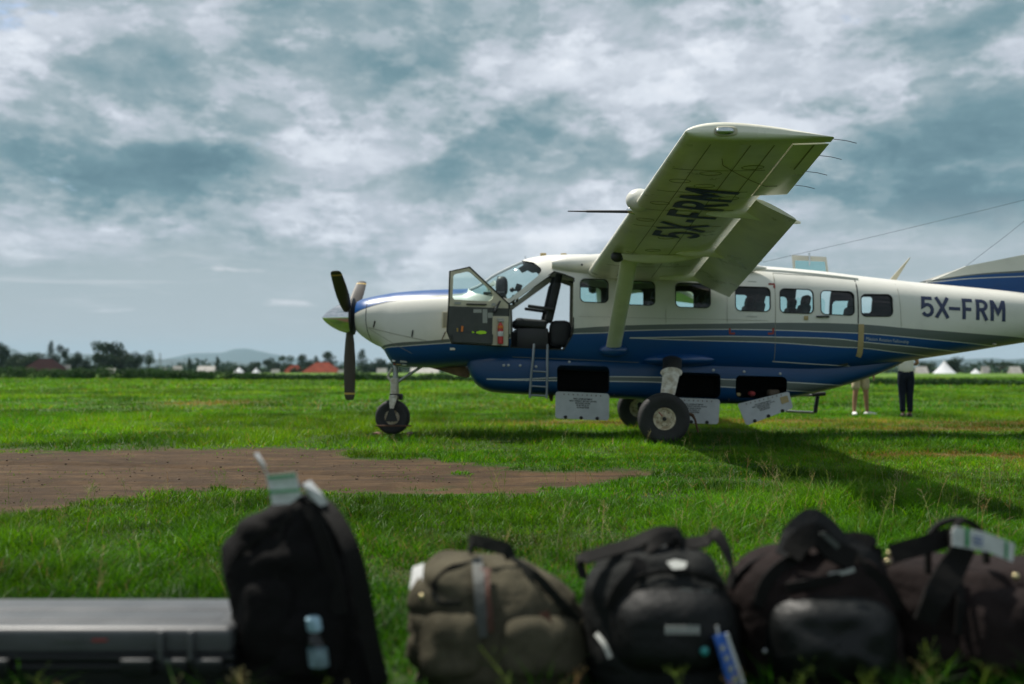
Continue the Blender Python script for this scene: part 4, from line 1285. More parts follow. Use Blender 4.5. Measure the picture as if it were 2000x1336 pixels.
# ---- landing gear
def wheel(c, rr, wdt, rim_r, name='wheel'):
    wo = empty(name, c); wo.parent = plane
    bm = new_bm(); h = wdt / 2
    prof = [(-h * .62, rim_r * 1.0), (-h * .80, rim_r * 1.08), (-h * .96, rr * .70), (-h, rr * .80), (-h * .90, rr * .91), (-h * .70, rr * .972), (-h * .38, rr * .995), (0, rr), (h * .38, rr * .995), (h * .70, rr * .972), (h * .90, rr * .91), (h, rr * .80), (h * .96, rr * .70), (h * .80, rr * 0 + rim_r * 1.08), (h * .62, rim_r)]
    lathe(bm, prof, (0, 0, 0), 'y', 56, cap=False); ty = finish('tyre', bm, M['rubber'], wo, 50)
    for q in (-.3, .3):
        bm = new_bm(); lathe(bm, [(q * h - .004, rr * .99), (q * h - .003, rr * 1.0035), (q * h + .003, rr * 1.0035), (q * h + .004, rr * .99)], (0, 0, 0), 'y', 56); finish('tread_groove', bm, M['seal'], ty)
    for sg in (-1, 1):
        bm = new_bm(); lathe(bm, [(sg * h * .60, rim_r * 1.03), (sg * h * .78, rim_r * 1.03), (sg * h * .74, rim_r * .90), (sg * h * .58, rim_r * .84), (sg * h * .56, rim_r * .40), (sg * h * .66, rim_r * .34), (sg * h * .68, rim_r * .1)], (0, 0, 0), 'y', 36); rm = finish('rim', bm, M['rim'], wo, 40)
        bm = new_bm(); lathe(bm, [(sg * h * .64, rim_r * .20), (sg * h * .84, rim_r * .18), (sg * h * .86, rim_r * .06)], (0, 0, 0), 'y', 20); finish('hub_cap', bm, M['dark'], rm)
        bm = new_bm()
        for k in range(9):
            a = 2 * math.pi * k / 9 + .2; lathe(bm, [(sg * h * .5, rim_r * .055), (sg * h * .63, rim_r * .05)], (rim_r * .66 * math.cos(a), 0, rim_r * .66 * math.sin(a)), 'y', 8)
        finish('wheel_bolts', bm, M['dark'], rm)['kind'] = 'stuff'
    return wo


TR = .368
near_c = P3(1298.5, 817.5, -1.92); near_c.y = -1.78; near_c.z = .352
for sg in (-1, 1):
    c = Vector((near_c.x, sg * 1.78, .352)); wheel(c, TR, .285, .155)
    # spring leg: from the belly out to the wheel
    bm = new_bm(); rings = []
    a = Vector((P(1313, 700, -.7)[0], sg * .60, P(1313, 700, -.7)[1])); b = Vector((near_c.x + .02, sg * 1.62, .40))
    mid = Vector((P(1311, 727, -1.2)[0], sg * 1.22, P(1311, 727, -1.2)[1]))
    def q2(t): return a * (1 - t) ** 2 + (mid * 2 - (a + b) * .5) * 2 * t * (1 - t) + b * t * t
    for k in range(13):
        t = .42 + .58 * k / 12; p = q2(t); cw = .135 - .045 * (k / 12); rings.append([p + Vector((cw * math.cos(q * math.pi / 8), .028 * math.sin(q * math.pi / 8) * .3 * -sg, .05 * math.sin(q * math.pi / 8))) for q in range(16)])
    loft(bm, rings); lg = finish('main_gear_leg', bm, M['gearwhite'], plane)
    bm = new_bm(); rings = []
    for k in range(9):
        t = .0 + .50 * k / 8; p = q2(t); cw = .150 - .008 * (k / 8); rings.append([p + Vector((cw * math.cos(q * math.pi / 8), .04 * math.sin(q * math.pi / 8) * -.3 * sg, .062 * math.sin(q * math.pi / 8))) for q in range(16)])
    loft(bm, rings); finish('leg_cuff', bm, M['dark'], lg)
    bm = new_bm(); p0, p1 = q2(.485), q2(.525); rings = []
    for p, e in ((p0, 1.0), (p0.lerp(p1, .3), 1.09), (p0.lerp(p1, .8), 1.09), (p1, 1.0)):
        rings.append([p + Vector((.148 * e * math.cos(q * math.pi / 8), .02 * math.sin(q * math.pi / 8) * -.3 * sg, .064 * e * math.sin(q * math.pi / 8))) for q in range(16)])
    loft(bm, rings); finish('leg_collar', bm, M['gearwhite'], lg)
    bm = new_bm(); tube(bm, [b + Vector((0, -.05 * sg, .02)), Vector((near_c.x, sg * 1.78, .352))], .05, 12); finish('axle', bm, M['dark'], lg)
    bm = new_bm(); A = P3(1327, 700, -.62); ellipsoid(bm, (A.x, sg * .62, A.z - .02), (.60, .22, .105), 24, 12); finish('gear_fairing', bm, M['blue'], plane)
bm = new_bm(); tube(bm, [near_c + Vector((.30, .12, .10)), near_c + Vector((.43, .10, .04)), near_c + Vector((.46, .08, -.02)), near_c + Vector((.50, .06, -.20))], [.02, .024, .016, .014], 8); finish('brake_line', bm, M['rust'], plane)
bm = new_bm(); tube(bm, [near_c + Vector((-.085, -.125, .10)), near_c + Vector((-.035, -.128, .04))], .008, 6); finish('valve_stem', bm, M['redmark'], plane)

nc = P3(767, 811, 0); nc.z = .278
wheel(nc, .278, .205, .115)
bm = new_bm(); tube(bm, [P3(773, 708, 0), P3(772.5, 742, 0)], .042, 14); ng = finish('nose_gear_strut', bm, M['steel'], plane)
bm = new_bm(); tube(bm, [P3(771, 738, 0), P3(770.5, 772, 0)], [.062, .072], 16); finish('oleo_housing', bm, M['gearwhite'], ng)
bm = new_bm(); tube(bm, [P3(771.5, 769, 0), P3(771.5, 773, 0)], .088, 16); finish('strut_clamp', bm, M['dark'], ng)
for sg in (-1, 1):
    bm = new_bm(); prism(bm, [P3(u, v, 0) + Vector((0, sg * .128, 0)) for u, v in ((762, 774), (778.5, 774), (775, 786), (771, 797), (767, 806), (764, 797))], (0, sg * .022, 0)); finish('fork_leg', bm, M['gearwhite'], ng)
    bm = new_bm(); prism(bm, [P3(u, v, 0) + Vector((0, sg * .132, 0)) for u, v in ((763, 797), (771, 797), (779, 822), (755, 822))], (0, sg * .02, 0)); finish('axle_plate', bm, M['dark'], ng)
bm = new_bm(); rbox(bm, P3(770.5, 775, 0), (.13, .30, .06), .02); finish('fork_crown', bm, M['gearwhite'], ng)
bm = new_bm(); tube(bm, [P3(774, 748, 0), P3(795, 734, 0), P3(824, 716, 0)], [.026, .024, .02], 10); finish('drag_brace', bm, M['steel'], ng)
bm = new_bm(); tube(bm, [P3(757, 735, 0), P3(766, 748, 0)], .020, 8); finish('torque_link', bm, M['gearwhite'], ng)
bm = new_bm(); tube(bm, [P3(757, 735, 0), P3(766, 719, 0)], .020, 8); finish('torque_link', bm, M['gearwhite'], ng)
bm = new_bm(); rbox(bm, P3(783, 775, 0), (.06, .12, .10), .02); finish('shimmy_damper', bm, M['dark'], ng)

# ---- tail
def thick_poly(name, pts, t0, mat, parent):
    bm = new_bm(); prism(bm, [Vector((x, -t0, z)) for x, z in pts], (0, 2 * t0, 0)); bmesh.ops.bevel(bm, geom=[e for e in bm.edges], offset=t0 * .8, segments=3, affect='EDGES'); return finish(name, bm, mat, parent, 40)


dl = dict(d=xz([(1790, 550.5), (1808, 548.5), (1895, 536.5), (2000, 528.4), (2150, 518)], 0), e=xz([(1790, 553), (1895, 545.2), (2000, 541), (2150, 536)], 0), f=xz([(1790, 552), (1895, 539.0), (2000, 532.4), (2150, 524)], 0))


def paint_fin(t, x, z):
    f = {k: float_curve(t, x, v, P(1780, 550, 0)[0], 8.2, 1.5, 6.0) for k, v in dl.items()}
    gt = lambda k, o_=0.0: t.math('GREATER_THAN', z, t.math('ADD', f[k], o_))
    c = t.mix(gt('e'), BLUE, WHITE); c = t.mix(gt('e', .012), c, BLUE); c = t.mix(gt('f'), c, GREY); c = t.mix(gt('d'), c, WHITE)
    return c


M['finpaint'] = livery('fin_livery', paint_fin)
D0 = P(1786, 551, 0); Dm = P(1886, 520, 0); De = P(2000, 497.5, 0)
xt = X1
fin = thick_poly('fin', [(D0[0], D0[1] - .03), Dm, De, (6.35, De[1] + .12), (6.95, 4.50), (7.55, 4.55), (7.62, 2.2), (xt - .15, 1.95)], .05, M['finpaint'], plane)
bm = new_bm(); prism(bm, [Vector((7.57, -.03, 4.50)), Vector((7.95, -.03, 4.50)), Vector((8.05, -.03, 2.1)), Vector((7.64, -.03, 2.1))], (0, .06, 0)); finish('rudder', bm, M['blue'], fin)
for sg in (-1, 1):
    bm = new_bm(); rings = []
    for s, xl, ch in ((.1, 6.55, 1.40), (1.6, 6.7, 1.15), (3.12, 6.86, .9)):
        rings.append([Vector((xl + ch * (.5 + .5 * math.cos(a)), sg * s, 2.42 + .055 * ch * math.sin(a))) for a in [2 * math.pi * k / 20 for k in range(20)]])
    loft(bm, rings); finish('horizontal_stabilizer', bm, M['white'], plane)
a = Vector((7.0, 0, 4.5))
for (p, q_) in ((P3(1880, 525, 0), a), (Vector((P(1490, 512, .6)[0], .6, P(1490, 512, .6)[1])), Vector((7.0, 0, 4.44)))):
    # the wires pass through the photographed points and end at the fin cap
    bm = new_bm(); r1 = P3(2000, 430, 0) if q_ is a else P3(2000, 389, 0)
    d = (r1 - p); e = p + d * ((7.0 - p.x) / d.x)
    tube(bm, [p, p.lerp(e, .33) + Vector((0, 0, -.02)), p.lerp(e, .66) + Vector((0, 0, -.02)), Vector((e.x, 0, min(e.z, 4.46)))], .0028, 5); finish('antenna_wire', bm, M['dark'], plane)
x, z = P(1951, 672, -.5); bm = new_bm(); rbox(bm, (x, side_y(x, z) - .02, z), (.06, .04, .02), .008); finish('tail_fitting', bm, M['cream'], plane)

# ---- far-side passenger door: raised upper half and the airstair below
bm = new_bm()
up = [P3(u, v, 1.15) for u, v in ((1546, 498), (1614, 502), (1622, 560), (1552, 556))]
hole = [P3(u, v, 1.15) for u, v in ((1553, 508.5), (1611, 511), (1615, 545), (1553, 540))]
vo = [bm.verts.new(p) for p in up]; vi = [bm.verts.new(p) for p in hole]
for i in range(4): bm.faces.new((vo[i], vo[(i + 1) % 4], vi[(i + 1) % 4], vi[i]))
bmesh.ops.solidify(bm, geom=bm.faces[:], thickness=.04); ud = finish('passenger_door_upper', bm, M['white'], plane, 0)
bm = new_bm(); prism(bm, hole, (0, .01, 0)); finish('door_window', bm, M['glass'], ud, 0)
bm = new_bm(); tube(bm, [P3(1581, 519, 1.1), P3(1580.5, 494, 1.1)], [.012, .02], 8); finish('door_latch_rod', bm, M['chrome'], ud)
ast = empty('airstair', (0, 0, 0)); ast.parent = plane
for s in (.95, 1.55):
    bm = new_bm(); tube(bm, [P3(1598, 766, s), P3(1592, 806, s)], .035, 8); finish('stair_rail', bm, M['black'], ast)
for (u0, v0, u1, v1) in ((1534, 803, 1591, 806), (1560, 772, 1598, 772)):
    bm = new_bm(); tube(bm, [P3(u0, v0, 1.0), P3(u1, v1, 1.0)], .022, 8); finish('stair_step', bm, M['steel'], ast)
bm = new_bm(); tube(bm, [P3(1612, 769, .9), P3(1586, 771, .9)], .035, 8); finish('stair_hinge', bm, M['black'], ast)

# ---- pilot door, swung open against the nose
HU, HV = 995.0, 640.0
h0 = P3(HU, HV, -.81); DA = R(21)
dplane = empty('crew_door', (h0.x, h0.y, 0)); dplane.parent = plane; dplane.rotation_euler = (0, 0, math.pi + DA)   # local +x runs from the hinge to the free edge


def DPt(u, v):
    """door-local (x, z) for a photo pixel, in the plane of the open door"""
    n = Vector((math.sin(math.pi + DA), -math.cos(math.pi + DA), 0)); t = Vector((math.cos(math.pi + DA), math.sin(math.pi + DA), 0))
    d = ray(u, v); o = Vector((-PO.x, -PO.y)); ol = Vector((CY * o.x + SY * o.y, -SY * o.x + CY * o.y, CAMH)); dl_ = Vector((CY * d.x + SY * d.y, -SY * d.x + CY * d.y, d.z))
    k = (Vector((h0.x, h0.y, 0)) - ol).dot(n) / dl_.dot(n); p = ol + dl_ * k
    return (p - Vector((h0.x, h0.y, 0))).dot(t), p.z


def door_poly(px, y, dy=None): return [Vector((*[DPt(u, v)[0]], y, DPt(u, v)[1])) for u, v in px]


OUT = [(994, 594), (917, 521.5), (878.5, 530), (876.5, 593), (873, 647), (882.5, 671), (993, 677)]
WIN = [(962, 583.5), (964, 576), (958, 566), (920, 532), (914, 530), (889, 535.5), (885.5, 539), (884, 580), (887, 585), (930, 587.5), (955, 588)]
# inner face looks to the camera: local -y of the rotated frame points away, so +y faces us
FY = 0.0
dm = new_bm(); prism(dm, door_poly(OUT, FY), (0, -.045, 0)); bmesh.ops.recalc_face_normals(dm, faces=dm.faces[:])
me = bpy.data.meshes.new('crew_door'); dm.to_mesh(me); dm.free(); me.materials.append(M['cream']); me.materials.append(M['seal']); me.materials.append(M['white'])
cm = new_bm(); prism(cm, door_poly(WIN, .1), (0, -.3, 0), 0); bmesh.ops.recalc_face_normals(cm, faces=cm.faces[:]); cme = bpy.data.meshes.new('c'); cm.to_mesh(cme); cm.free(); cme.materials.append(M['cream'])
dme = boolean(me, cme)
dr = link_mesh('door_panel', dme, [M['cream']], dplane, 30)
bm = new_bm(); tube(bm, door_poly(OUT + OUT[:1], .0), .012, 6); finish('door_seal', bm, M['seal'], dplane)
bm = new_bm(); prism(bm, door_poly(WIN, -.02), (0, -.006, 0)); finish('door_window', bm, M['wglass'], dplane, 0)
bm = new_bm(); prism(bm, door_poly([(993, 602.5), (877.5, 598), (874, 646.5), (883.5, 669.5), (992, 675.5)], .003), (0, .010, 0)); finish('lining_panel', bm, M['trim'], dplane)
bm = new_bm(); prism(bm, door_poly([(961.5, 617.5), (992.5, 618), (991, 675), (960, 674)], .014), (0, .012, 0)); pk = finish('extinguisher_recess', bm, M['cream'], dplane)
bm = new_bm(); pts = door_poly([(962, 652), (940, 654), (915, 652), (903, 648), (880, 652), (884.5, 669), (961, 673)], .010); prism(bm, pts, (0, .035, 0)); bmesh.ops.bevel(bm, geom=bm.edges[:], offset=.012, segments=2, affect='EDGES'); finish('door_pocket', bm, M['trim'], dplane)
bm = new_bm(); rbox(bm, door_poly([(930, 594.5)], .02)[0], (.32, .03, .022), .008); finish('arm_pull', bm, M['black'], dplane)
bm = new_bm(); tube(bm, [door_poly([(975.5, 588)], .04)[0], door_poly([(968, 601)], .05)[0], door_poly([(964, 609.5)], .05)[0]], [.014, .02, .03], 8); finish('door_handle', bm, M['black'], dplane)
for (u0, v0, u1, v1) in ((924, 604, 940, 611), (942, 604, 951, 631), (952, 611, 962, 621), (887, 590, 900, 594.5), (960, 592, 967, 598)):
    bm = new_bm(); prism(bm, door_poly([(u0, v0), (u1, v0), (u1, v1), (u0, v1)], .015), (0, .003, 0)); finish('placard', bm, M['paperdim'], dplane, 0)
bm = new_bm(); pts = door_poly([(928, 651), (929.5, 648), (936, 646), (944, 646.5), (948.5, 649), (947, 652), (936, 653)], .03); prism(bm, pts, (0, .02, 0)); finish('hi_vis_cloth', bm, M['lime'], dplane)
bm = new_bm(); pts = door_poly([(920, 650), (921.5, 646.5), (925, 649.5), (923, 651)], .03); prism(bm, pts, (0, .02, 0)); finish('hi_vis_cloth', bm, M['lime'], dplane)
bm = new_bm(); tube(bm, door_poly([(901, 648), (902, 637)], .03), .018, 8); finish('drink_bottle', bm, M['orange'], dplane)
bm = new_bm(); tube(bm, door_poly([(892.5, 648), (892.5, 641)], .025), .010, 6); finish('pencil', bm, M['yellow'], dplane)
# fire extinguisher hanging in its recess
e0 = door_poly([(974.5, 672.5)], .075)[0]; e1 = door_poly([(975.5, 630)], .075)[0]
ext = empty('fire_extinguisher', (0, 0, 0)); ext.parent = dplane
hh = e1.z - e0.z; bm = new_bm(); lathe(bm, [(0, .03), (.008, .043), (hh * .80, .043), (hh * .90, .034), (hh * .95, .018), (hh, .016)], e0, 'z', 20); finish('cylinder', bm, M['red'], ext)
bm = new_bm(); lathe(bm, [(hh * .36, .0445), (hh * .36 + .002, .0455), (hh * .58, .0455), (hh * .58 + .002, .0445)], e0, 'z', 20); finish('label_band', bm, M['paper'], ext)
bm = new_bm(); lathe(bm, [(hh * .72, .0445), (hh * .72 + .002, .0455), (hh * .84, .043), (hh * .84 + .002, .04)], e0, 'z', 20); finish('orange_band', bm, M['orange'], ext)
bm = new_bm(); rbox(bm, e1 + Vector((0, 0, .02)), (.10, .03, .03), .008); rbox(bm, e1 + Vector((.01, 0, .05)), (.12, .02, .014), .004); finish('valve_handle', bm, M['steel'], ext)
# door stay
bm = new_bm(); tube(bm, [P3(870, 648, -.70), P3(863, 664, -.72)], .008, 6); finish('door_stay', bm, M['rust'], plane)
# far crew door, open the same way
dfar = new_bm()
b0 = P3(HU, HV, -.81)
OUTL = door_poly(OUT, 0); WINL = door_poly(WIN, 0)
mf = bpy.data.meshes.new('far_door'); tmp = new_bm(); prism(tmp, OUTL, (0, .04, 0)); bmesh.ops.recalc_face_normals(tmp, faces=tmp.faces[:]); tmp.to_mesh(mf); tmp.free(); mf.materials.append(M['white'])
c2 = new_bm(); prism(c2, [p + Vector((0, -.1, 0)) for p in WINL], (0, .3, 0)); bmesh.ops.recalc_face_normals(c2, faces=c2.faces[:]); c2m = bpy.data.meshes.new('c'); c2.to_mesh(c2m); c2.free(); c2m.materials.append(M['white'])
fd = link_mesh('far_crew_door', boolean(mf, c2m), [M['white']], plane, 30); fd.location = (h0.x, -h0.y, 0); fd.rotation_euler = (0, 0, math.pi - R(62))
dfar.free()

# ---- cabin interior
bm = new_bm(); A = P(985, 676, 0); B = P(1640, 640, 0)
zf = lambda x: max(f_bot(x) + .12, A[1] - .02 - (x - A[0]) * .035)
prism(bm, [Vector((A[0], -.66, A[1] - .03)), Vector((B[0], -.62, A[1] - .20)), Vector((B[0], -.62, A[1] - .24)), Vector((A[0], -.66, A[1] - .07))], (0, 1.3, 0)); finish('cabin_floor', bm, M['interior'], plane, 0)
bm = new_bm(); x = P(965, 640, 0)[0]; rbox(bm, (x, 0, P(965, 606, 0)[1]), (.16, 1.30, .42), .03); finish('instrument_panel', bm, M['black'], plane)
bm = new_bm(); rbox(bm, (P(968, 580, 0)[0], 0, P(968, 578, 0)[1]), (.34, 1.22, .05), .02); finish('glareshield', bm, M['black'], plane)
for s in (-.36, .36):
    bm = new_bm(); c = P3(1003, 590, s); tube(bm, [c + Vector((-.25, 0, -.02)), c], .02, 8)
    tube(bm, [c + Vector((.0, -.15, .10)), c + Vector((0, -.13, -.03)), c + Vector((0, 0, -.04)), c + Vector((0, .13, -.03)), c + Vector((0, .15, .10))], .018, 8); finish('control_yoke', bm, M['black'], plane)
bm = new_bm(); c = P3(980, 560, .1); ellipsoid(bm, c, (.10, .12, .17), 16, 10, e=.7); rbox(bm, P3(978, 543, .1), (.11, .08, .05), .01); finish('headset', bm, M['black'], plane)
bm = new_bm(); rbox(bm, P3(1013, 561, -.1), (.10, .08, .10), .01, Matrix.Rotation(R(20), 3, 'Y')); ellipsoid(bm, P3(1000, 566, -.1), (.04, .04, .04), 12, 8); tube(bm, [P3(1000, 566, -.1), P3(1013, 568, -.1), P3(1009, 590, -.1)], .02, 8); finish('windshield_camera', bm, M['black'], plane)
for s in (-.42, .42):
    bm = new_bm(); prism(bm, [P3(u, v, s) for u, v in ((1012, 524), (1030, 512), (1052, 522), (1056, 530), (1040, 533), (1030, 528), (1020, 533))], (0, .03, 0)); finish('sun_visor', bm, M['trim'], plane)


def seat(x, y, z, back_h, name, crew=False):
    so = empty(name, (x, y, z)); so.parent = plane
    bm = new_bm(); rbox(bm, (.0, 0, .10), (.50, .46, .14), .05, Matrix.Rotation(R(5), 3, 'Y'), seg=3); finish('cushion', bm, M['seat'], so)
    rot = Matrix.Rotation(R(13), 3, 'Y')
    bm = new_bm(); rbox(bm, Vector((.27, 0, .12)) + rot @ Vector((0, 0, back_h / 2)), (.13, .42, back_h), .05, rot, seg=3); finish('backrest', bm, M['seat'], so)
    bm = new_bm(); rbox(bm, Vector((.27, 0, .12)) + rot @ Vector((0, 0, back_h + .06)), (.11, .26, .17), .045, rot, seg=3); finish('headrest', bm, M['seat'], so)
    bm = new_bm(); rbox(bm, (.02, 0, -.13), (.50, .40, .32), .03); finish('pedestal', bm, M['black'], so)
    if crew:
        bm = new_bm(); rbox(bm, (.16, -.25, .34), (.42, .06, .05), .02, Matrix.Rotation(R(8), 3, 'Y')); finish('armrest', bm, M['black'], so)
    return so


cz = P(1035, 645, -.38)[1]; cx = P(1037, 640, -.38)[0]
seat(cx, -.38, cz, .66, 'crew_seat', True); seat(cx - .06, .38, cz, .66, 'crew_seat', True)
bm = new_bm(); rbox(bm, (cx + .46, -.30, cz - .06), (.34, .5, .42), .10, seg=3); finish('flight_bag', bm, M['seat'], plane)
bm = new_bm(); rbox(bm, (cx + .06, .0, cz - .16), (.86, .30, .30), .04, seg=3); finish('centre_console', bm, M['black'], plane)
for k, u in enumerate((1175, 1265, 1360, 1460, 1548, 1640)):
    for s in (-.42, .42):
        if s > 0 and k == 5: continue
        x, _ = P(u, 640, -.4); seat(x - .2, s, A[1] - .02 - (x - A[0]) * .055 + .28, .52, 'passenger_seat')
bm = new_bm(); x = P(1800, 600, 0)[0]
prism(bm, [p for p in section(x, .05, 40)], (.02, 0, 0)); finish('rear_bulkhead', bm, M['interior'], plane, 0)
# baggage lying in the rear pod compartment
bm = new_bm(); ellipsoid(bm, P3(1468, 769, -.48), (.06, .08, .045), 14, 8); finish('red_bundle', bm, principled('red_cloth', (.28, .03, .03), .8), pod)
bm = new_bm(); rbox(bm, P3(1510, 767, -.42), (.17, .2, .10), .03, seg=3); finish('brown_sack', bm, principled('sack', (.10, .075, .05), .9), pod)
bm = new_bm(); rbox(bm, P3(1442.5, 770.5, -.6), (.06, .03, .05), .01); finish('tan_tag', bm, M['tape'], pod)

# ================================================================== things around the aeroplane
def world_of(v): return Vector((PO.x + CY * v.x - SY * v.y, PO.y + SY * v.x + CY * v.y, v.z))


lad = empty('boarding_ladder', world_of(P3(1052, 776, -.86)), YAW)
tag(lad, 'grey metal boarding ladder hooked on the sill of the open crew door', 'ladder')
lo = P3(1052, 776, -.86)
def LP(u, v, s): return P3(u, v, s) - lo
rails = [[(1043.5, 672), (1041, 700), (1038, 726), (1034.5, 777)], [(1069.5, 673), (1069, 700), (1069, 727), (1067.5, 778)]]
for r_ in rails:
    bm = new_bm(); pts = [LP(r_[0][0], r_[0][1] + 3, -.74), LP(*r_[0], -.80)] + [LP(u, v, -.84) for u, v in r_[1:]]
    tube(bm, pts, .019, 8); finish('rail', bm, M['alu'], lad)
for (a, b) in (((1039, 725), (1069, 726.5)), ((1036, 754), (1068, 756)), ((1035, 772), (1068, 773))):
    bm = new_bm(); tube(bm, [LP(*a, -.84), LP(*b, -.84)], .014, 8); finish('rung', bm, M['alu'], lad)

ck = empty('wheel_chock', world_of(Vector((nc.x, 0, 0))), YAW)
tag(ck, 'dark rusty steel wheel chock clamped under the nose wheel', 'chock')
for dxx in (-.26, .26):
    bm = new_bm(); prism(bm, [Vector((dxx - .07, -.17, .0)), Vector((dxx + .07, -.17, .0)), Vector((dxx + .03, -.17, .03)), Vector((dxx - .03, -.17, .03))], (0, .34, 0)); finish('block', bm, M['rust'], ck)
bm = new_bm(); rbox(bm, (.04, -.165, .145), (.58, .03, .022), .006); finish('bar', bm, M['rust'], ck)

# ================================================================== luggage in the foreground
def fabric(name, col, rough=.75, var=.3, bump=.5, scale=9.0, spec=.3):
    m = principled(name, col, rough, spec=spec, var=var, vscale=scale, bump=bump, bscale=scale * 2.2)
    return m


FB = dict(black=fabric('pack_black', (.0045, .004, .004), .85, spec=.15), olive=fabric('canvas_olive', (.066, .059, .040), .92, spec=.08), dkolive=fabric('canvas_dark', (.010, .011, .009), .85, spec=.15),
          char=fabric('duffel_charcoal', (.011, .012, .0115), .78, spec=.15), coal=fabric('duffel_black', (.004, .0045, .0045), .6, spec=.25), mauve=fabric('duffel_brown', (.0155, .011, .0105), .88, spec=.1), web=fabric('webbing', (.006, .0055, .005), .75, bump=.2, spec=.15),
          greyweb=fabric('grey_webbing', (.07, .075, .07), .7), leather=fabric('brown_leather', (.075, .026, .014), .5), shiny=fabric('coated_black', (.005, .006, .006), .5, bump=.3, spec=.25), case=principled('hard_case_grey', (.062, .065, .068), .46, var=.2, vscale=5), casedark=principled('hard_case_dark', (.006, .007, .0075), .5, spec=.3))


class Bag:
    """a stuffed bag from its outline: levels (v, left u, right u, half depth), top first"""
    def __init__(self, name, levels, yc, label, cat, mat, n=2.5, amp=.012, seed=0, fq=7.0, crease=0.0):
        self.yc, self.n = yc, n
        lv = []
        for v, a, b, hd in levels:
            pa, pb = W(a, v, yc - hd * .3), W(b, v, yc - hd * .3); lv.append((max(pa.z, .0), (pa.x + pb.x) / 2, (pb.x - pa.x) / 2, hd))
        lv.sort()
        zs = [q[0] for q in lv]
        for i in range(1, len(zs)): zs[i] = max(zs[i], zs[i - 1] + .004)
        self.z0, self.z1 = zs[0], zs[-1]
        self.xc, self.hw, self.hd = pchip(zs, [q[1] for q in lv]), pchip(zs, [q[2] for q in lv]), pchip(zs, [q[3] for q in lv])
        self.base = Vector((self.xc(self.z0), yc, 0.0))
        self.root = empty(name, self.base); tag(self.root, label, cat)
        bm = new_bm(); NR, NA = 46, 64; rings = []
        for i in range(NR + 1):
            t = i / NR; z = self.z0 + (self.z1 - self.z0) * (1 - (1 - t) ** 1.5)
            ring = []
            for k in range(NA):
                a = 2 * math.pi * k / NA; e = 2 / n
                q = Vector((self.xc(z) + self.hw(z) * math.copysign(abs(math.cos(a)) ** e, math.cos(a)), yc + self.hd(z) * math.copysign(abs(math.sin(a)) ** e, math.sin(a)), z))
                d = mnoise.noise(q * fq + Vector((seed * 3.1, 0, 0))) + .5 * mnoise.noise(q * fq * 2.3 + Vector((0, seed, 0))) + 1.3 * mnoise.noise(q * fq * .42 + Vector((seed * 7.7, 2, 0)))
                if crease: d -= crease * max(0, 1 - abs(mnoise.noise(Vector((q.x * 5 + seed, q.z * 9, q.y * 3)))) * 7)
                nn = Vector((q.x - self.xc(z), q.y - yc, 0)); nn = nn.normalized() if nn.length > 1e-4 else Vector((0, 0, 1))
                q += nn * d * amp + Vector((0, 0, d * amp * .6 * t))
                ring.append(q - self.base)
            rings.append(ring)
        loft(bm, rings); self.body = finish('body', bm, mat, self.root, 60)

    def front(self, x, z, off=0.0):
        z_ = min(max(z, self.z0 + .001), self.z1 - .001); q = min(abs((x - self.xc(z_)) / max(self.hw(z_), .01)), .995)
        return self.yc - self.hd(z_) * (1 - q ** self.n) ** (1 / self.n) - off

    def S(self, u, v, off=.006):
        y = self.yc - .15
        for _ in range(5):
            p = W(u, v, y); y = self.front(p.x, p.z, off)
        p = W(u, v, y); return p - self.base

    def Wl(self, u, v, y): return W(u, v, y) - self.base

    def strap(self, px, wid, mat, name, off=.010, thick=.006, free=None, parent=None):
        pts = [self.S(u, v, off) for u, v in px] if free is None else [self.Wl(u, v, free) for u, v in px]
        # resample smoothly
        f = [pchip(range(len(pts)), [p[i] for p in pts]) for i in range(3)]; m_ = (len(pts) - 1) * 6
        pts = [Vector([f[i](k * (len(pts) - 1) / m_) for i in range(3)]) for k in range(m_ + 1)]
        bm = new_bm(); ribbon(bm, pts, wid, thick, lambda i: (pts[min(i + 1, m_)] - pts[max(i - 1, 0)]).cross(Vector((0, 1, .0)))); return finish(name, bm, mat, parent or self.root, 50)

    def handle(self, pts3, wid, mat, name, wdir=(0, 1, 0), thick=.008):
        """a free standing loop through (u, v, depth) points"""
        pts = [W(*p) - self.base for p in pts3]; f = [pchip(range(len(pts)), [p[i] for p in pts]) for i in range(3)]; m_ = (len(pts) - 1) * 6
        pts = [Vector([f[i](k * (len(pts) - 1) / m_) for i in range(3)]) for k in range(m_ + 1)]
        bm = new_bm(); ribbon(bm, pts, wid, thick, wdir); return finish(name, bm, mat, self.root, 50)

    def pocket(self, uc, vc, ru, rv, bulge, mat, name='pocket', e=.55, amp=.01, off=.004):
        """a rounded pocket bulging from the front"""
        bm = new_bm(); rings = []
        for j in range(9):
            r_ = 1 - j / 8 * .98; ring = []
            for k in range(40):
                a = 2 * math.pi * k / 40; du = ru * r_ * math.copysign(abs(math.cos(a)) ** e, math.cos(a)); dv = rv * r_ * math.copysign(abs(math.sin(a)) ** e, math.sin(a))
                p = self.S(uc + du, vc + dv, off); p.y -= bulge * (1 - r_ ** 5) + (amp * mnoise.noise(Vector((p.x, p.z, uc)) * 14) if r_ < .95 else 0)
                ring.append(p)
            rings.append(ring)
        loft(bm, rings, False); bm.faces.new([v for v in bm.verts[-40:]]) if 0 else None
        return finish(name, bm, mat, self.root, 60)

    def plate(self, px, mat, name, off=.014, thick=.004, parent=None, depth=None):
        pts = [self.S(u, v, off) for u, v in px] if depth is None else [self.Wl(u, v, depth) for u, v in px]
        bm = new_bm(); prism(bm, pts, (0, thick, 0)); return finish(name, bm, mat, parent or self.root, 30)

    def blob(self, u, v, r, mat, name, off=.012):
        bm = new_bm(); ellipsoid(bm, self.S(u, v, off), (r, r * .6, r), 12, 8); return finish(name, bm, mat, self.root)


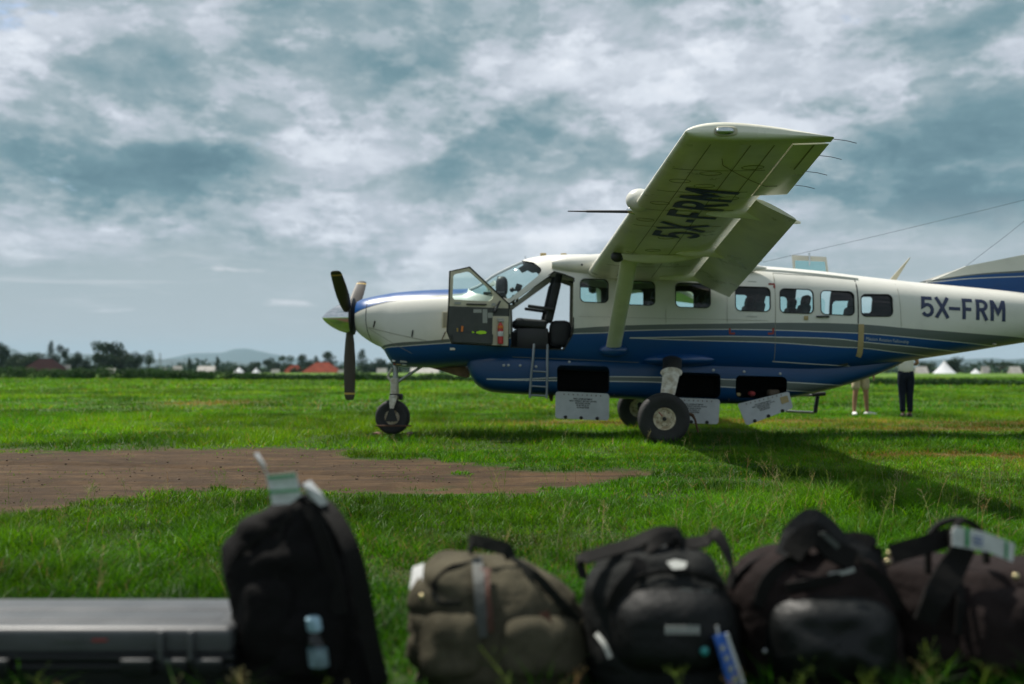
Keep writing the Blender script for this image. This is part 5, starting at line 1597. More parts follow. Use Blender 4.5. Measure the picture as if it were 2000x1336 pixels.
# ---- hard case
yF, yB = 3.24, 3.66
zc_ = W(300, 1229, yF).z; xr = W(452, 1229, yF).x; xl = W(-420, 1229, yF).x
hc = empty('hard_case', ((xl + xr) / 2, (yF + yB) / 2, 0)); tag(hc, 'grey plastic hard case with black latches lying flat beside the black backpack', 'case')
LX, LY = xr - xl, yB - yF
def cbox(name, z0, z1, dx, dy, mat, bev=.02, par=hc):
    bm = new_bm(); rbox(bm, (0, 0, (z0 + z1) / 2), (LX + dx, LY + dy, z1 - z0), bev, seg=4); return finish(name, bm, mat, par, 40)
lid = cbox('lid', zc_ - .085, zc_ + .004, 0, 0, FB['case'], .022); cbox('base_shell', .0, zc_ - .092, -.005, -.005, FB['casedark'], .02); cbox('lid_rim', zc_ - .105, zc_ - .080, .024, .024, FB['casedark'], .008); cbox('base_rim', zc_ - .135, zc_ - .110, .024, .024, FB['casedark'], .008)
for k in range(2):
    y = -.07 + .14 * k; bm = new_bm(); rbox(bm, (0, y, zc_ + .004), (LX - .14, .10, .004), .0015); finish('lid_rib', bm, FB['case'], lid)
for u in (30, 318, 376):
    x = W(u, 1240, yF).x - hc.location.x
    if u == 30: continue
    bm = new_bm(); rbox(bm, (x, -LY / 2 - .012, zc_ - .05), (.018, .03, .10), .006); finish('lid_ridge', bm, FB['case'], lid)
for u0, u1 in ((240, 305), (322, 372), (386, 440), (-20, 26)):
    xa, xb = W(u0, 1280, yF).x - hc.location.x, W(u1, 1280, yF).x - hc.location.x
    la = empty('latch', ((xa + xb) / 2, -LY / 2 - .018, zc_ - .115)); la.parent = hc
    bm = new_bm(); rbox(bm, (0, 0, 0), (xb - xa, .03, .055), .008); finish('latch_body', bm, FB['casedark'], la)
    bm = new_bm(); rbox(bm, (0, -.014, .022), (xb - xa - .01, .012, .012), .004); finish('latch_edge', bm, FB['case'], la)
bm = new_bm(); rbox(bm, (W(195, 1226, yF).x - hc.location.x, -LY / 2 - .002, zc_ - .035), (.05, .006, .008), .002); finish('red_label', bm, M['redmark'], lid)
bm = new_bm(); rbox(bm, (W(135, 1226, yF).x - hc.location.x, -LY / 2 - .002, zc_ - .035), (.09, .006, .010), .002); finish('grey_label', bm, FB['greyweb'], lid)
bm = new_bm(); rbox(bm, (-LX / 2 + .25, -LY / 2 - .02, zc_ - .12), (.20, .03, .03), .012); finish('carry_handle', bm, FB['casedark'], hc)

# ---- backpack
bp = Bag('backpack', [(968, 572, 612, .03), (980, 545, 636, .06), (1000, 515, 650, .085), (1035, 470, 668, .11), (1075, 437, 682, .13), (1110, 428, 692, .14), (1170, 436, 706, .15), (1240, 452, 720, .16), (1310, 468, 736, .165), (1375, 476, 746, .16)], 3.42,
         'tall black backpack with white paper tags standing beside the grey hard case', 'backpack', FB['black'], 2.3, .022, 1, 7.0, .35)
bp.strap([(600, 985), (570, 1010), (520, 1040), (470, 1080), (445, 1130)], .018, FB['web'], 'zip_line', .006)
bp.strap([(560, 1000), (545, 1060), (540, 1130), (545, 1220)], .016, FB['web'], 'seam_piping', .004)
bp.handle([(596, 972, 3.40), (628, 985, 3.36), (665, 1030, 3.30), (690, 1085, 3.26), (706, 1150, 3.25), (722, 1240, 3.25), (742, 1330, 3.26)], .055, FB['web'], 'shoulder_strap', (1, .25, 0), .016)
bp.strap([(600, 985), (622, 1030), (640, 1080), (652, 1130), (664, 1200)], .045, FB['web'], 'harness_edge', .016, .014)
bp.pocket(600, 1262, 74, 70, .03, FB['black'], 'bottle_pocket')
bp.pocket(520, 1215, 56, 84, .028, FB['black'], 'front_pocket')
bp.handle([(585, 975, 3.42), (575, 955, 3.40), (600, 948, 3.39), (616, 966, 3.41)], .03, FB['web'], 'haul_loop', (0, 1, 0), .01)
for nm, pts, mt in (('paper_tag', [(519, 928), (578, 922), (588, 968), (566, 984), (532, 986)], 'paper'), ('paper_tag', [(590, 946), (606, 938), (632, 968), (645, 992), (628, 992), (604, 972)], 'paper'), ('tag_tail', [(496, 886), (504, 884), (520, 912), (514, 918)], 'paper')):
    p3 = [W(u, v, 3.34 + .02 * (i % 2)) - bp.base for i, (u, v) in enumerate(pts)]
    bm = new_bm(); prism(bm, p3, (0, .003, 0)); o_ = finish(nm, bm, M[mt], bp.root, 0)
    if nm == 'paper_tag' and pts[0][0] == 519:
        b2 = new_bm(); prism(b2, [W(u, v, 3.325) - bp.base for u, v in ((522, 930), (576, 925), (577, 931), (523, 936))], (0, .002, 0)); finish('tag_stripe', b2, M['green_tag'], o_, 0)
        b2 = new_bm(); prism(b2, [W(u, v, 3.325) - bp.base for u, v in ((524, 958), (584, 955), (585, 960), (526, 964))], (0, .002, 0)); finish('tag_stripe', b2, M['green_tag'], o_, 0)
bm = new_bm(); tube(bm, [W(516, 915, 3.345) - bp.base, W(530, 940, 3.345) - bp.base], .003, 5); finish('tag_string', bm, M['paper'], bp.root)

# ---- water bottle in the side pocket
wb0 = W(626, 1318, 3.215); wb = empty('water_bottle', (wb0.x, wb0.y, max(wb0.z, .01)))
tag(wb, 'small plastic water bottle with pale blue cap in the black backpack pocket', 'bottle')
hB = W(612, 1205, 3.215).z - wb.location.z; mb = glass('bottle_plastic', (.72, .80, .80), .08)
lean = W(611, 1205, 3.215).x - wb0.x
def lz(prof):
    bm = new_bm(); lathe(bm, prof, (0, 0, 0), 'z', 24)
    for v in bm.verts: v.co.x += lean * v.co.z / hB
    return bm
finish('body', lz([(.0, .026), (.005, .031), (hB * .55, .031), (hB * .60, .028), (hB * .72, .016), (hB * .76, .015)]), mb, wb)
finish('label', lz([(hB * .16, .0317), (hB * .17, .0322), (hB * .44, .0322), (hB * .45, .0317)]), principled('bottle_label', (.16, .24, .27), .5, var=.5, vscale=60), wb)
finish('cap', lz([(hB * .76, .021), (hB * .78, .024), (hB * .97, .024), (hB, .019)]), principled('bottle_cap', (.26, .40, .48), .4), wb)

# ---- olive canvas duffel
ol = Bag('duffel_bag', [(1086, 895, 985, .05), (1092, 862, 1025, .12), (1108, 830, 1058, .18), (1135, 810, 1088, .22), (1175, 798, 1122, .245), (1230, 792, 1146, .26), (1290, 792, 1158, .265), (1345, 800, 1168, .26), (1400, 812, 1160, .24)], 3.52,
         'olive canvas duffel bag with brown leather straps between the backpack and a charcoal duffel', 'duffel bag', FB['olive'], 2.3, .022, 2, 6.0, .6)
ol.strap([(932, 1090), (935, 1130), (938, 1180), (942, 1245)], .036, FB['greyweb'], 'webbing_strap', .012)
ol.strap([(948, 1110), (946, 1150), (952, 1195), (954, 1235)], .034, FB['leather'], 'leather_strap', .010)
ol.strap([(1062, 1195), (1072, 1230), (1078, 1270)], .032, FB['leather'], 'leather_strap', .010)
ol.strap([(846, 1150), (862, 1128), (890, 1110), (925, 1103)], .030, FB['web'], 'carry_strap', .012)
ol.strap([(1000, 1092), (1040, 1120), (1085, 1165), (1130, 1215)], .030, FB['dkolive'], 'carry_strap', .014)
ol.strap([(842, 1155), (865, 1178), (900, 1178)], .014, FB['dkolive'], 'zip_line', .006)
ol.pocket(1060, 1265, 80, 62, .035, FB['olive'], 'end_pocket', amp=.02)
ol.pocket(880, 1262, 62, 66, .03, FB['olive'], 'end_pocket', amp=.02)
ol.handle([(918, 1078, 3.45), (924, 1056, 3.44), (960, 1064, 3.44), (990, 1074, 3.44), (998, 1090, 3.44)], .045, FB['dkolive'], 'grab_handle', (0, .5, 1), .012)
ol.plate([(806, 1108), (828, 1100), (822, 1150), (808, 1172), (800, 1150)], M['paper'], 'paper_tag', .012)
ol.blob(824, 1165, .010, M['brass'], 'buckle'); ol.blob(926, 1237, .009, M['steel'], 'buckle')

# ---- charcoal duffel
ch = Bag('duffel_bag', [(1070, 1210, 1345, .06), (1080, 1185, 1375, .13), (1105, 1160, 1408, .19), (1140, 1148, 1426, .23), (1190, 1146, 1440, .25), (1250, 1150, 1452, .26), (1310, 1158, 1458, .26), (1400, 1170, 1450, .24)], 3.50,
         'charcoal duffel bag with a white printed patch and a blue luggage tag', 'duffel bag', FB['char'], 2.4, .020, 3, 6.0, .3)
ch.pocket(1318, 1232, 128, 82, .06, FB['coal'], 'front_pocket', .62, .012)
ch.strap([(1190, 1186), (1205, 1158), (1240, 1130), (1300, 1116), (1370, 1122), (1415, 1148)], .014, FB['web'], 'zip_line', .008)
ch.strap([(1252, 1095), (1240, 1120), (1215, 1150), (1195, 1190)], .052, FB['web'], 'strap_panel', .012, .01)
ch.handle([(1140, 1130, 3.36), (1132, 1098, 3.38), (1175, 1080, 3.40), (1230, 1064, 3.42), (1288, 1040, 3.44), (1318, 1040, 3.45), (1340, 1062, 3.46), (1380, 1056, 3.46), (1396, 1044, 3.44), (1418, 1075, 3.40), (1428, 1110, 3.37), (1424, 1150, 3.34)], .050, FB['web'], 'carry_handle', (.1, .75, .65), .009)
ch.handle([(1255, 1085, 3.40), (1270, 1068, 3.40), (1300, 1050, 3.42), (1322, 1052, 3.44), (1310, 1078, 3.42)], .042, FB['web'], 'carry_handle', (.2, .6, .8), .009)
ch.plate([(1302, 1098), (1318, 1093), (1342, 1098), (1338, 1110), (1314, 1112)], M['paperdim'], 'white_patch', .010)
for k in range(6):
    u = 1300 + k * 11.5; ch.plate([(u, 1222), (u + 8, 1222.5), (u + 8, 1239), (u, 1238.5)], M['paperdim'], 'brand_mark', .070, .003)
for u, v in ((1330, 1150), (1368, 1152)): ch.plate([(u, v), (u + 22, v), (u + 22, v + 14), (u, v + 14)], FB['greyweb'], 'zip_pull', .012)
ch.strap([(1165, 1238), (1180, 1258), (1192, 1285)], .016, M['paperdim'], 'cord', .03)
tg = ch.plate([(1394, 1244), (1421, 1236), (1455, 1336), (1424, 1345)], M['blue_tag'], 'luggage_tag', .09, .004)
ch.plate([(1416, 1238), (1422, 1236), (1456, 1336), (1450, 1338)], M['paper'], 'tag_edge', .094, .003, tg)
for k in range(4):
    u, v = 1406 + k * 8, 1262 + k * 20; ch.plate([(u, v), (u + 9, v - 3), (u + 12, v + 8), (u + 3, v + 11)], M['paperdim'], 'tag_print', .096, .003, tg)
ch.strap([(1400, 1222), (1404, 1244)], .006, M['paper'], 'tag_loop', .08); ch.blob(1376, 1272, .014, principled('teal_bead', (.02, .22, .22), .4), 'teal_bead', .075)

# ---- black and brown duffel with a knotted strap
kd = Bag('duffel_bag', [(1062, 1540, 1640, .06), (1076, 1490, 1690, .14), (1100, 1455, 1722, .19), (1140, 1436, 1745, .23), (1190, 1432, 1762, .25), (1250, 1440, 1775, .26), (1320, 1452, 1782, .26), (1400, 1465, 1775, .24)], 3.54,
         'brown and black duffel bag with a knotted webbing strap heaped on top', 'duffel bag', FB['mauve'], 2.4, .020, 4, 6.0, .3)
kd.pocket(1625, 1250, 130, 84, .07, FB['shiny'], 'front_pocket', .6, .022)
kd.strap([(1432, 1150), (1470, 1110), (1520, 1082), (1560, 1070)], .045, FB['web'], 'strap_edge', .012, .01)
kd.strap([(1480, 1185), (1495, 1140), (1535, 1100), (1580, 1080)], .040, FB['web'], 'carry_strap', .014, .01)
kd.strap([(1660, 1085), (1700, 1115), (1735, 1150), (1755, 1190)], .040, FB['web'], 'carry_strap', .014, .01)
kd.strap([(1536, 1148), (1580, 1140), (1640, 1128)], .030, FB['web'], 'zip_cover', .012, .012)
kd.handle([(1535, 1088, 3.42), (1552, 1048, 3.42), (1585, 1018, 3.44), (1612, 1034, 3.44), (1640, 1062, 3.44), (1690, 1092, 3.42), (1716, 1110, 3.42)], .085, FB['coal'], 'knotted_strap', (.1, .4, .9), .022)
kd.handle([(1545, 1085, 3.36), (1562, 1060, 3.36), (1592, 1044, 3.36), (1622, 1072, 3.36), (1668, 1096, 3.37)], .075, FB['web'], 'strap_fold', (.1, .3, .95), .018)
kd.handle([(1640, 1064, 3.45), (1668, 1056, 3.46), (1706, 1066, 3.46), (1706, 1100, 3.44)], .06, FB['web'], 'shoulder_pad', (0, .5, .9), .016)
kd.plate([(1600, 1042), (1612, 1040), (1642, 1066), (1634, 1072)], FB['greyweb'], 'strap_clip', 0, .006, None, 3.33)
kd.strap([(1618, 1122), (1650, 1118), (1668, 1112)], .012, M['paperdim'], 'buckle_bar', .016)
kd.blob(1494, 1272, .008, M['steel'], 'eyelet', .04)

# ---- brown duffel with a crossing strap and a baggage tag
br = Bag('duffel_bag', [(1093, 1770, 1990, .06), (1100, 1740, 2070, .14), (1120, 1722, 2120, .19), (1150, 1716, 2150, .23), (1200, 1722, 2170, .25), (1270, 1735, 2180, .26), (1330, 1748, 2180, .26), (1400, 1760, 2170, .24)], 3.60,
         'brown duffel bag with crossed webbing strap, brass clips and a white baggage tag', 'duffel bag', FB['mauve'], 2.5, .020, 5, 6.0, .3)
br.pocket(1985, 1235, 110, 88, .06, FB['mauve'], 'side_pocket', .6, .02)
br.strap([(1722, 1110), (1770, 1085), (1830, 1062), (1880, 1056)], .010, FB['web'], 'seam_piping', .01)
br.handle([(1740, 1082, 3.40), (1800, 1066, 3.40), (1860, 1050, 3.42), (1900, 1062, 3.42)], .065, FB['web'], 'shoulder_strap', (.1, .3, .95), .010)
br.handle([(1884, 1064, 3.37), (1868, 1096, 3.36), (1842, 1140, 3.33), (1820, 1180, 3.31), (1806, 1215, 3.31)], .085, FB['web'], 'crossing_strap', (1, .2, .45), .010)
br.handle([(1812, 1120, 3.44), (1812, 1062, 3.44), (1835, 1024, 3.44), (1875, 1014, 3.44), (1905, 1026, 3.45), (1925, 1060, 3.46), (1926, 1100, 3.46)], .030, FB['web'], 'carry_handle', (.1, 1, 0), .016)
br.handle([(1860, 1110, 3.40), (1858, 1050, 3.40), (1880, 1018, 3.41), (1905, 1030, 3.41)], .026, FB['web'], 'carry_handle', (.1, 1, 0), .014)
for u, v in ((1719, 1090), (1737, 1082), (1734, 1098)): br.blob(u, v, .012, M['brass'], 'brass_clip', .03)
p_ = [(1859, 1038), (1866, 1028), (1925, 1040), (1982, 1062), (1978, 1098), (1930, 1078), (1860, 1066)]
bt = br.plate(p_, M['paper'], 'baggage_tag', 0, .004, None, 3.35)
br.plate([(1886, 1032), (1893, 1033), (1893, 1068), (1886, 1067)], M['green_tag'], 'tag_stripe', 0, .003, bt, 3.345)
br.plate([(1964, 1058), (1969, 1060), (1968, 1092), (1963, 1090)], M['green_tag'], 'tag_stripe', 0, .003, bt, 3.345)
for k in range(3): br.plate([(1902, 1046 + k * 7), (1920, 1050 + k * 7), (1920, 1053 + k * 7), (1902, 1049 + k * 7)], principled('tag_ink', (.12, .16, .35), .6), 'tag_print', 0, .003, bt, 3.345)
br.strap([(1872, 1120), (1876, 1180), (1872, 1240)], .028, FB['web'], 'side_strap', .02)
br.blob(1984, 1126, .012, M['brass'], 'brass_clip', .02)

# ================================================================== people behind the tail
def skinmesh(name, verts, edges, radii, root, mat, parent, sub=2):
    me = bpy.data.meshes.new(name); me.from_pydata(verts, edges, []); o = bpy.data.objects.new(name, me); COL.objects.link(o)
    sk = o.modifiers.new('skin', 'SKIN'); sk.use_smooth_shade = True
    lay = me.skin_vertices[0].data
    for i, r_ in enumerate(radii):
        lay[i].radius = (r_, r_) if not isinstance(r_, tuple) else r_; lay[i].use_root = (i == root)
    ss = o.modifiers.new('sub', 'SUBSURF'); ss.levels = sub; ss.render_levels = sub
    dg = bpy.context.evaluated_depsgraph_get(); dg.update(); res = bpy.data.meshes.new_from_object(o.evaluated_get(dg)); bpy.data.objects.remove(o)
    res.materials.clear()
    return link_mesh(name, res, [mat], parent, 80)


SKIN = principled('skin', (.33, .17, .10), .55, var=.12)


def person(loc, rz, label, legs, arms, top_mat, low_mat, shorts, shoe_mat, hair=(.03, .02, .015)):
    """legs: per side (hip x, knee (x,y,z), ankle (x,y,z), toe angle); the figure faces local -y"""
    ro = empty('person', loc, rz); tag(ro, label, 'person')
    V, E, Rd = [], [], []
    def add(p, r_, par=None):
        V.append(tuple(p)); Rd.append(r_)
        if par is not None: E.append((par, len(V) - 1))
        return len(V) - 1
    pel = add((0, 0, .95), (.14, .10)); sp = add((0, .0, 1.12), (.125, .09), pel); chs = add((0, 0, 1.34), (.15, .10), sp); nk = add((0, .0, 1.49), .058, chs)
    hb = add((0, -.01, 1.56), .066, nk); hm = add((0, -.015, 1.64), (.078, .092), hb); ht = add((0, -.005, 1.72), (.066, .075), hm)
    L = []
    for sx, (kn, an, ta) in zip((-1, 1), legs):
        hp = add((sx * .085, 0, .88), .088, pel); k_ = add(kn, .056, hp); cf = add(Vector(kn).lerp(Vector(an), .3) + Vector((0, .012, 0)), .055, k_); a_ = add(an, .036, cf)
        t = Vector((math.sin(ta), -math.cos(ta), 0)); he = add(Vector(an) + t * .03 + Vector((0, 0, -.045)), .035, a_); add(Vector(an) + t * .17 + Vector((0, 0, -.06)), .026, he); L.append((hp, kn, an, ta))
    for sx, (el_, wr) in zip((-1, 1), arms):
        sh = add((sx * .18, 0, 1.40), .058, chs); e_ = add(el_, .040, sh); w_ = add(wr, .027, e_); d = (Vector(wr) - Vector(el_)).normalized(); pm = add(Vector(wr) + d * .07, .034, w_)
        side = d.cross(Vector((0, 1, 0))).normalized() if abs(d.y) < .9 else Vector((1, 0, 0))
        for q, (o_, ln) in enumerate(((-.026, .062), (-.009, .075), (.009, .07), (.026, .055))):
            f1 = add(Vector(wr) + d * .105 + Vector((0, o_, 0)), .0095, pm); add(Vector(wr) + d * (.105 + ln) + Vector((0, o_, 0)) - side * .018, .008, f1)
        th = add(Vector(wr) + d * .05 + Vector((0, -.042, 0)), .011, pm); add(Vector(wr) + d * .10 + Vector((0, -.055, 0)), .009, th)
    skinmesh('body', V, E, Rd, 0, SKIN, ro, 2)
    # clothing follows the same skeleton, a little fuller
    v2, e2, r2 = [(0, 0, 1.06), (0, 0, .92)], [(0, 1)], [(.150, .112), (.16, .12)]
    for sx, (kn, an, ta) in zip((-1, 1), legs):
        i = len(v2); v2.append((sx * .09, 0, .86)); e2.append((1, i)); r2.append(.108)
        if shorts:
            p = Vector((sx * .085, 0, .88)).lerp(Vector(kn), .82); v2.append(tuple(p)); e2.append((i, i + 1)); r2.append(.098)
        else:
            v2 += [tuple(kn), tuple(Vector(kn).lerp(Vector(an), .5)), tuple(Vector(an) + Vector((0, 0, .0)))]; e2 += [(i, i + 1), (i + 1, i + 2), (i + 2, i + 3)]; r2 += [.080, .073, .066]
    skinmesh('shorts' if shorts else 'jeans', v2, e2, r2, 0, low_mat, ro, 2)
    v3, e3, r3 = [(0, 0, .90), (0, 0, 1.12), (0, 0, 1.35), (0, 0, 1.44)], [(0, 1), (1, 2), (2, 3)], [(.185, .14), (.165, .122), (.17, .115), (.075, .07)]
    for sx, (el_, wr) in zip((-1, 1), arms):
        i = len(v3); v3 += [(sx * .185, 0, 1.395), tuple(Vector((sx * .185, 0, 1.395)).lerp(Vector(el_), .7))]; e3 += [(2, i), (i, i + 1)]; r3 += [.075, .062]
    skinmesh('shirt', v3, e3, r3, 0, top_mat, ro, 2)
    for kn, an, ta in legs:
        bm = new_bm(); t = Vector((math.sin(ta), -math.cos(ta), 0)); c = Vector(an) + t * .065
        rot = Matrix.Rotation(ta, 3, 'Z'); tb = bmesh.new(); ellipsoid(tb, (0, 0, 0), (.048, .145, .05), 16, 10, e=.75)
        for v in tb.verts:
            if v.co.z < -.03: v.co.z = -.03
            if v.co.y < -.02: v.co.z *= .75
        tb.transform(Matrix.Translation((c.x, c.y, .045)) @ rot.to_4x4()); merge(bm, tb); finish('shoe', bm, shoe_mat, ro)
    bm = new_bm(); ellipsoid(bm, (0, .012, 1.685), (.088, .102, .085), 18, 12); finish('hair', bm, principled('hair', hair, .7), ro)
    for sx in (-1, 1):
        bm = new_bm(); ellipsoid(bm, (sx * .030, -.098, 1.655), (.011, .006, .008), 10, 6); finish('eye', bm, M['black'], ro)
        bm = new_bm(); ellipsoid(bm, (sx * .080, .0, 1.64), (.012, .022, .032), 10, 6); finish('ear', bm, SKIN, ro)
    bm = new_bm(); ellipsoid(bm, (0, -.108, 1.625), (.013, .018, .022), 10, 6); finish('nose', bm, SKIN, ro)
    bm = new_bm(); ellipsoid(bm, (0, -.096, 1.588), (.024, .008, .007), 10, 6); finish('mouth', bm, principled('lips', (.28, .10, .08), .5), ro)


g1 = W(1681, 812, 22.0); sc1 = 22.0 / F
person((g1.x, 22.0, 0), 0, 'person in beige shorts and white sneakers standing behind the tail, weight on one leg', 
       [((-.12, -.02, .48), (-.145, .0, .10), R(-8)), ((.115, -.02, .48), (.155, .03, .10), R(55))],
       [((-.25, .02, 1.15), (-.24, -.10, .92)), ((.25, .02, 1.15), (.24, -.12, .93))],
       principled('shirt_blue', (.10, .16, .22), .85), principled('shorts_beige', (.46, .38, .24), .85, var=.15), True, principled('sneaker', (.62, .62, .60), .6))
g2 = W(1770, 815, 21.4)
person((g2.x, 21.4, 0), R(168), 'person in dark jeans and a white shirt standing behind the tail', 
       [((-.075, -.01, .48), (-.075, .01, .10), R(5)), ((.075, -.01, .48), (.07, .01, .10), R(-5))],
       [((-.24, .0, 1.15), (-.12, -.18, 1.12)), ((.24, .0, 1.15), (.12, -.18, 1.12))],
       principled('shirt_white', (.66, .65, .60), .85), principled('denim', (.006, .010, .022), .85, var=.25, spec=.2), False, principled('boot', (.05, .035, .02), .6))

# ================================================================== the country behind the airfield
GD = -3.0      # level of the land beyond the field
TREELEAF = {'dark': leaf_material('leaf_dark', False, (.020, .038, .013), .2, .7), 'mid': leaf_material('leaf_mid', False, (.032, .056, .018), .25, .7), 'hedge': leaf_material('leaf_hedge', False, (.020, .052, .008), .25, .7)}
BARK = principled('bark', (.10, .075, .05), .9, var=.3, vscale=3)


def leaf_cloud(clumps, per, size, rng, shell=.55):
    """quads spread through ellipsoid clumps (centre, radii)"""
    V, Fq = [], []; off = 0
    for c, r_, wgt in clumps:
        n = max(4, int(per * wgt)); d = rng.normal(size=(n, 3)); d /= np.linalg.norm(d, axis=1)[:, None]
        rad = shell + (1 - shell) * rng.random(n) ** .6; rad *= .82 + .36 * rng.random(n)
        p = np.array(c) + d * np.array(r_) * rad[:, None]
        a = rng.normal(size=(n, 3)); a /= np.linalg.norm(a, axis=1)[:, None]; b = np.cross(a, d + .4 * rng.normal(size=(n, 3))); b /= np.linalg.norm(b, axis=1)[:, None] + 1e-6
        s = size * (.5 + .9 * rng.random(n))[:, None]; a = a * s; b = b * s * .65
        q = np.stack([p - a, p + b, p + a, p - b], 1); V.append(q.reshape(-1, 3)); Fq.append(off + np.arange(n * 4).reshape(n, 4)); off += n * 4
    return np.concatenate(V), np.concatenate(Fq)


def tree_proto(kind, seed):
    """unit tree: height 1, crown half-width about 0.5"""
    rng = np.random.default_rng(seed); cl = []; limbs = []
    if kind == 'round':
        for _ in range(15): a, h = rng.random() * 6.28, .36 + .5 * rng.random(); rr = .30 * math.sqrt(rng.random()) * (1.15 - abs(h - .6)); c = (rr * math.cos(a) * 1.2, rr * math.sin(a) * 1.2, h); cl.append((c, (.19, .19, .14), 1)); limbs.append(c)
        per, size = 130, .030
    elif kind == 'narrow':
        for k in range(12): h = .22 + .72 * k / 11; w_ = .34 * math.sin(math.pi * min(1, (h * .9 + .1))) ** .7 + .08; c = ((rng.random() - .5) * .25, (rng.random() - .5) * .25, h); cl.append((c, (w_, w_, .09), 1)); limbs.append(c)
        per, size = 110, .032
    elif kind == 'wisp':
        for _ in range(9): a, h = rng.random() * 6.28, .55 + .38 * rng.random(); rr = .36 * rng.random(); c = (rr * math.cos(a), rr * math.sin(a), h); cl.append((c, (.22, .22, .085), 1)); limbs.append(c)
        cl.append(((.05, 0, .34), (.25, .22, .10), .8)); limbs.append((.05, 0, .34)); per, size = 100, .028
    elif kind == 'euc':
        for _ in range(18): a, h = rng.random() * 6.28, .25 + .68 * rng.random(); rr = .42 * math.sqrt(rng.random()) * (1.2 - h * .75); c = (rr * math.cos(a), rr * math.sin(a), h); cl.append((c, (.18, .18, .105), 1)); limbs.append(c)
        per, size = 100, .030
    elif kind == 'acacia':
        for _ in range(13): a = rng.random() * 6.28; rr = .40 * math.sqrt(rng.random()); c = (rr * math.cos(a), rr * math.sin(a), .86 + .06 * rng.random()); cl.append((c, (.20, .20, .055), 1)); limbs.append(c)
        per, size = 90, .030
    else:
        for _ in range(12): a = rng.random() * 6.28; rr = .36 * math.sqrt(rng.random()); c = (rr * math.cos(a), rr * math.sin(a), .25 + .5 * rng.random() * (1 - rr)); cl.append((c, (.20, .20, .20), 1)); limbs.append(c)
        per, size = 110, .042
    V, Fq = leaf_cloud(cl, per, size, rng); cm_ = np_mesh('crown', V, Fq, 4)
    bm = new_bm(); tw = .022 if kind != 'bush' else .02; top = .8 if kind not in ('bush',) else .4
    tube(bm, [(0, 0, -.05), (.01, 0, top * .4), (-.01, .01, top * .75), (0, 0, top)], [tw * 1.3, tw, tw * .6, tw * .25], 8)
    for c in limbs[:8]:
        b = Vector((0, 0, max(.12, c[2] - .22))); tube(bm, [b, b.lerp(Vector(c), .5) + Vector((0, 0, -.02)), c], [tw * .55, tw * .4, tw * .15], 5)
    bmesh.ops.recalc_face_normals(bm, faces=bm.faces[:]); tm = bpy.data.meshes.new('trunk'); bm.to_mesh(tm); bm.free(); tm.materials.append(BARK)
    return tm, cm_


PROTO = {}
for k_ in ('round', 'narrow', 'wisp', 'euc', 'acacia', 'bush'):
    for j_ in range(3):
        tm, cm_ = tree_proto(k_, 100 + 10 * j_ + len(k_)); cm_.materials.append(TREELEAF['mid' if (k_ in ('euc', 'wisp') and j_ == 1) else 'dark']); PROTO[(k_, j_)] = (tm, cm_)


def tree(u, vt, wpx, kind, D, j, label=None, group=None, name=None):
    top = W(u, vt, D); s = F / D
    o = empty({'acacia': 'acacia_tree', 'bush': 'bush'}.get(kind, 'tree'), (top.x, D, GD if D > 215 else float(gz(np.array([top.x]), np.array([D]))[0])), j * 2.1 + u * .01)
    h = top.z - o.location.z; o.scale = (wpx / s / .74, wpx / s / .74, h)
    tm, cm_ = PROTO[(kind, j % 3)]
    for nm, me in (('trunk', tm), ('crown', cm_)):
        c = bpy.data.objects.new(nm, me); COL.objects.link(c); c.parent = o
    tag(o, label, 'bush' if kind == 'bush' else 'tree', group)
    return o


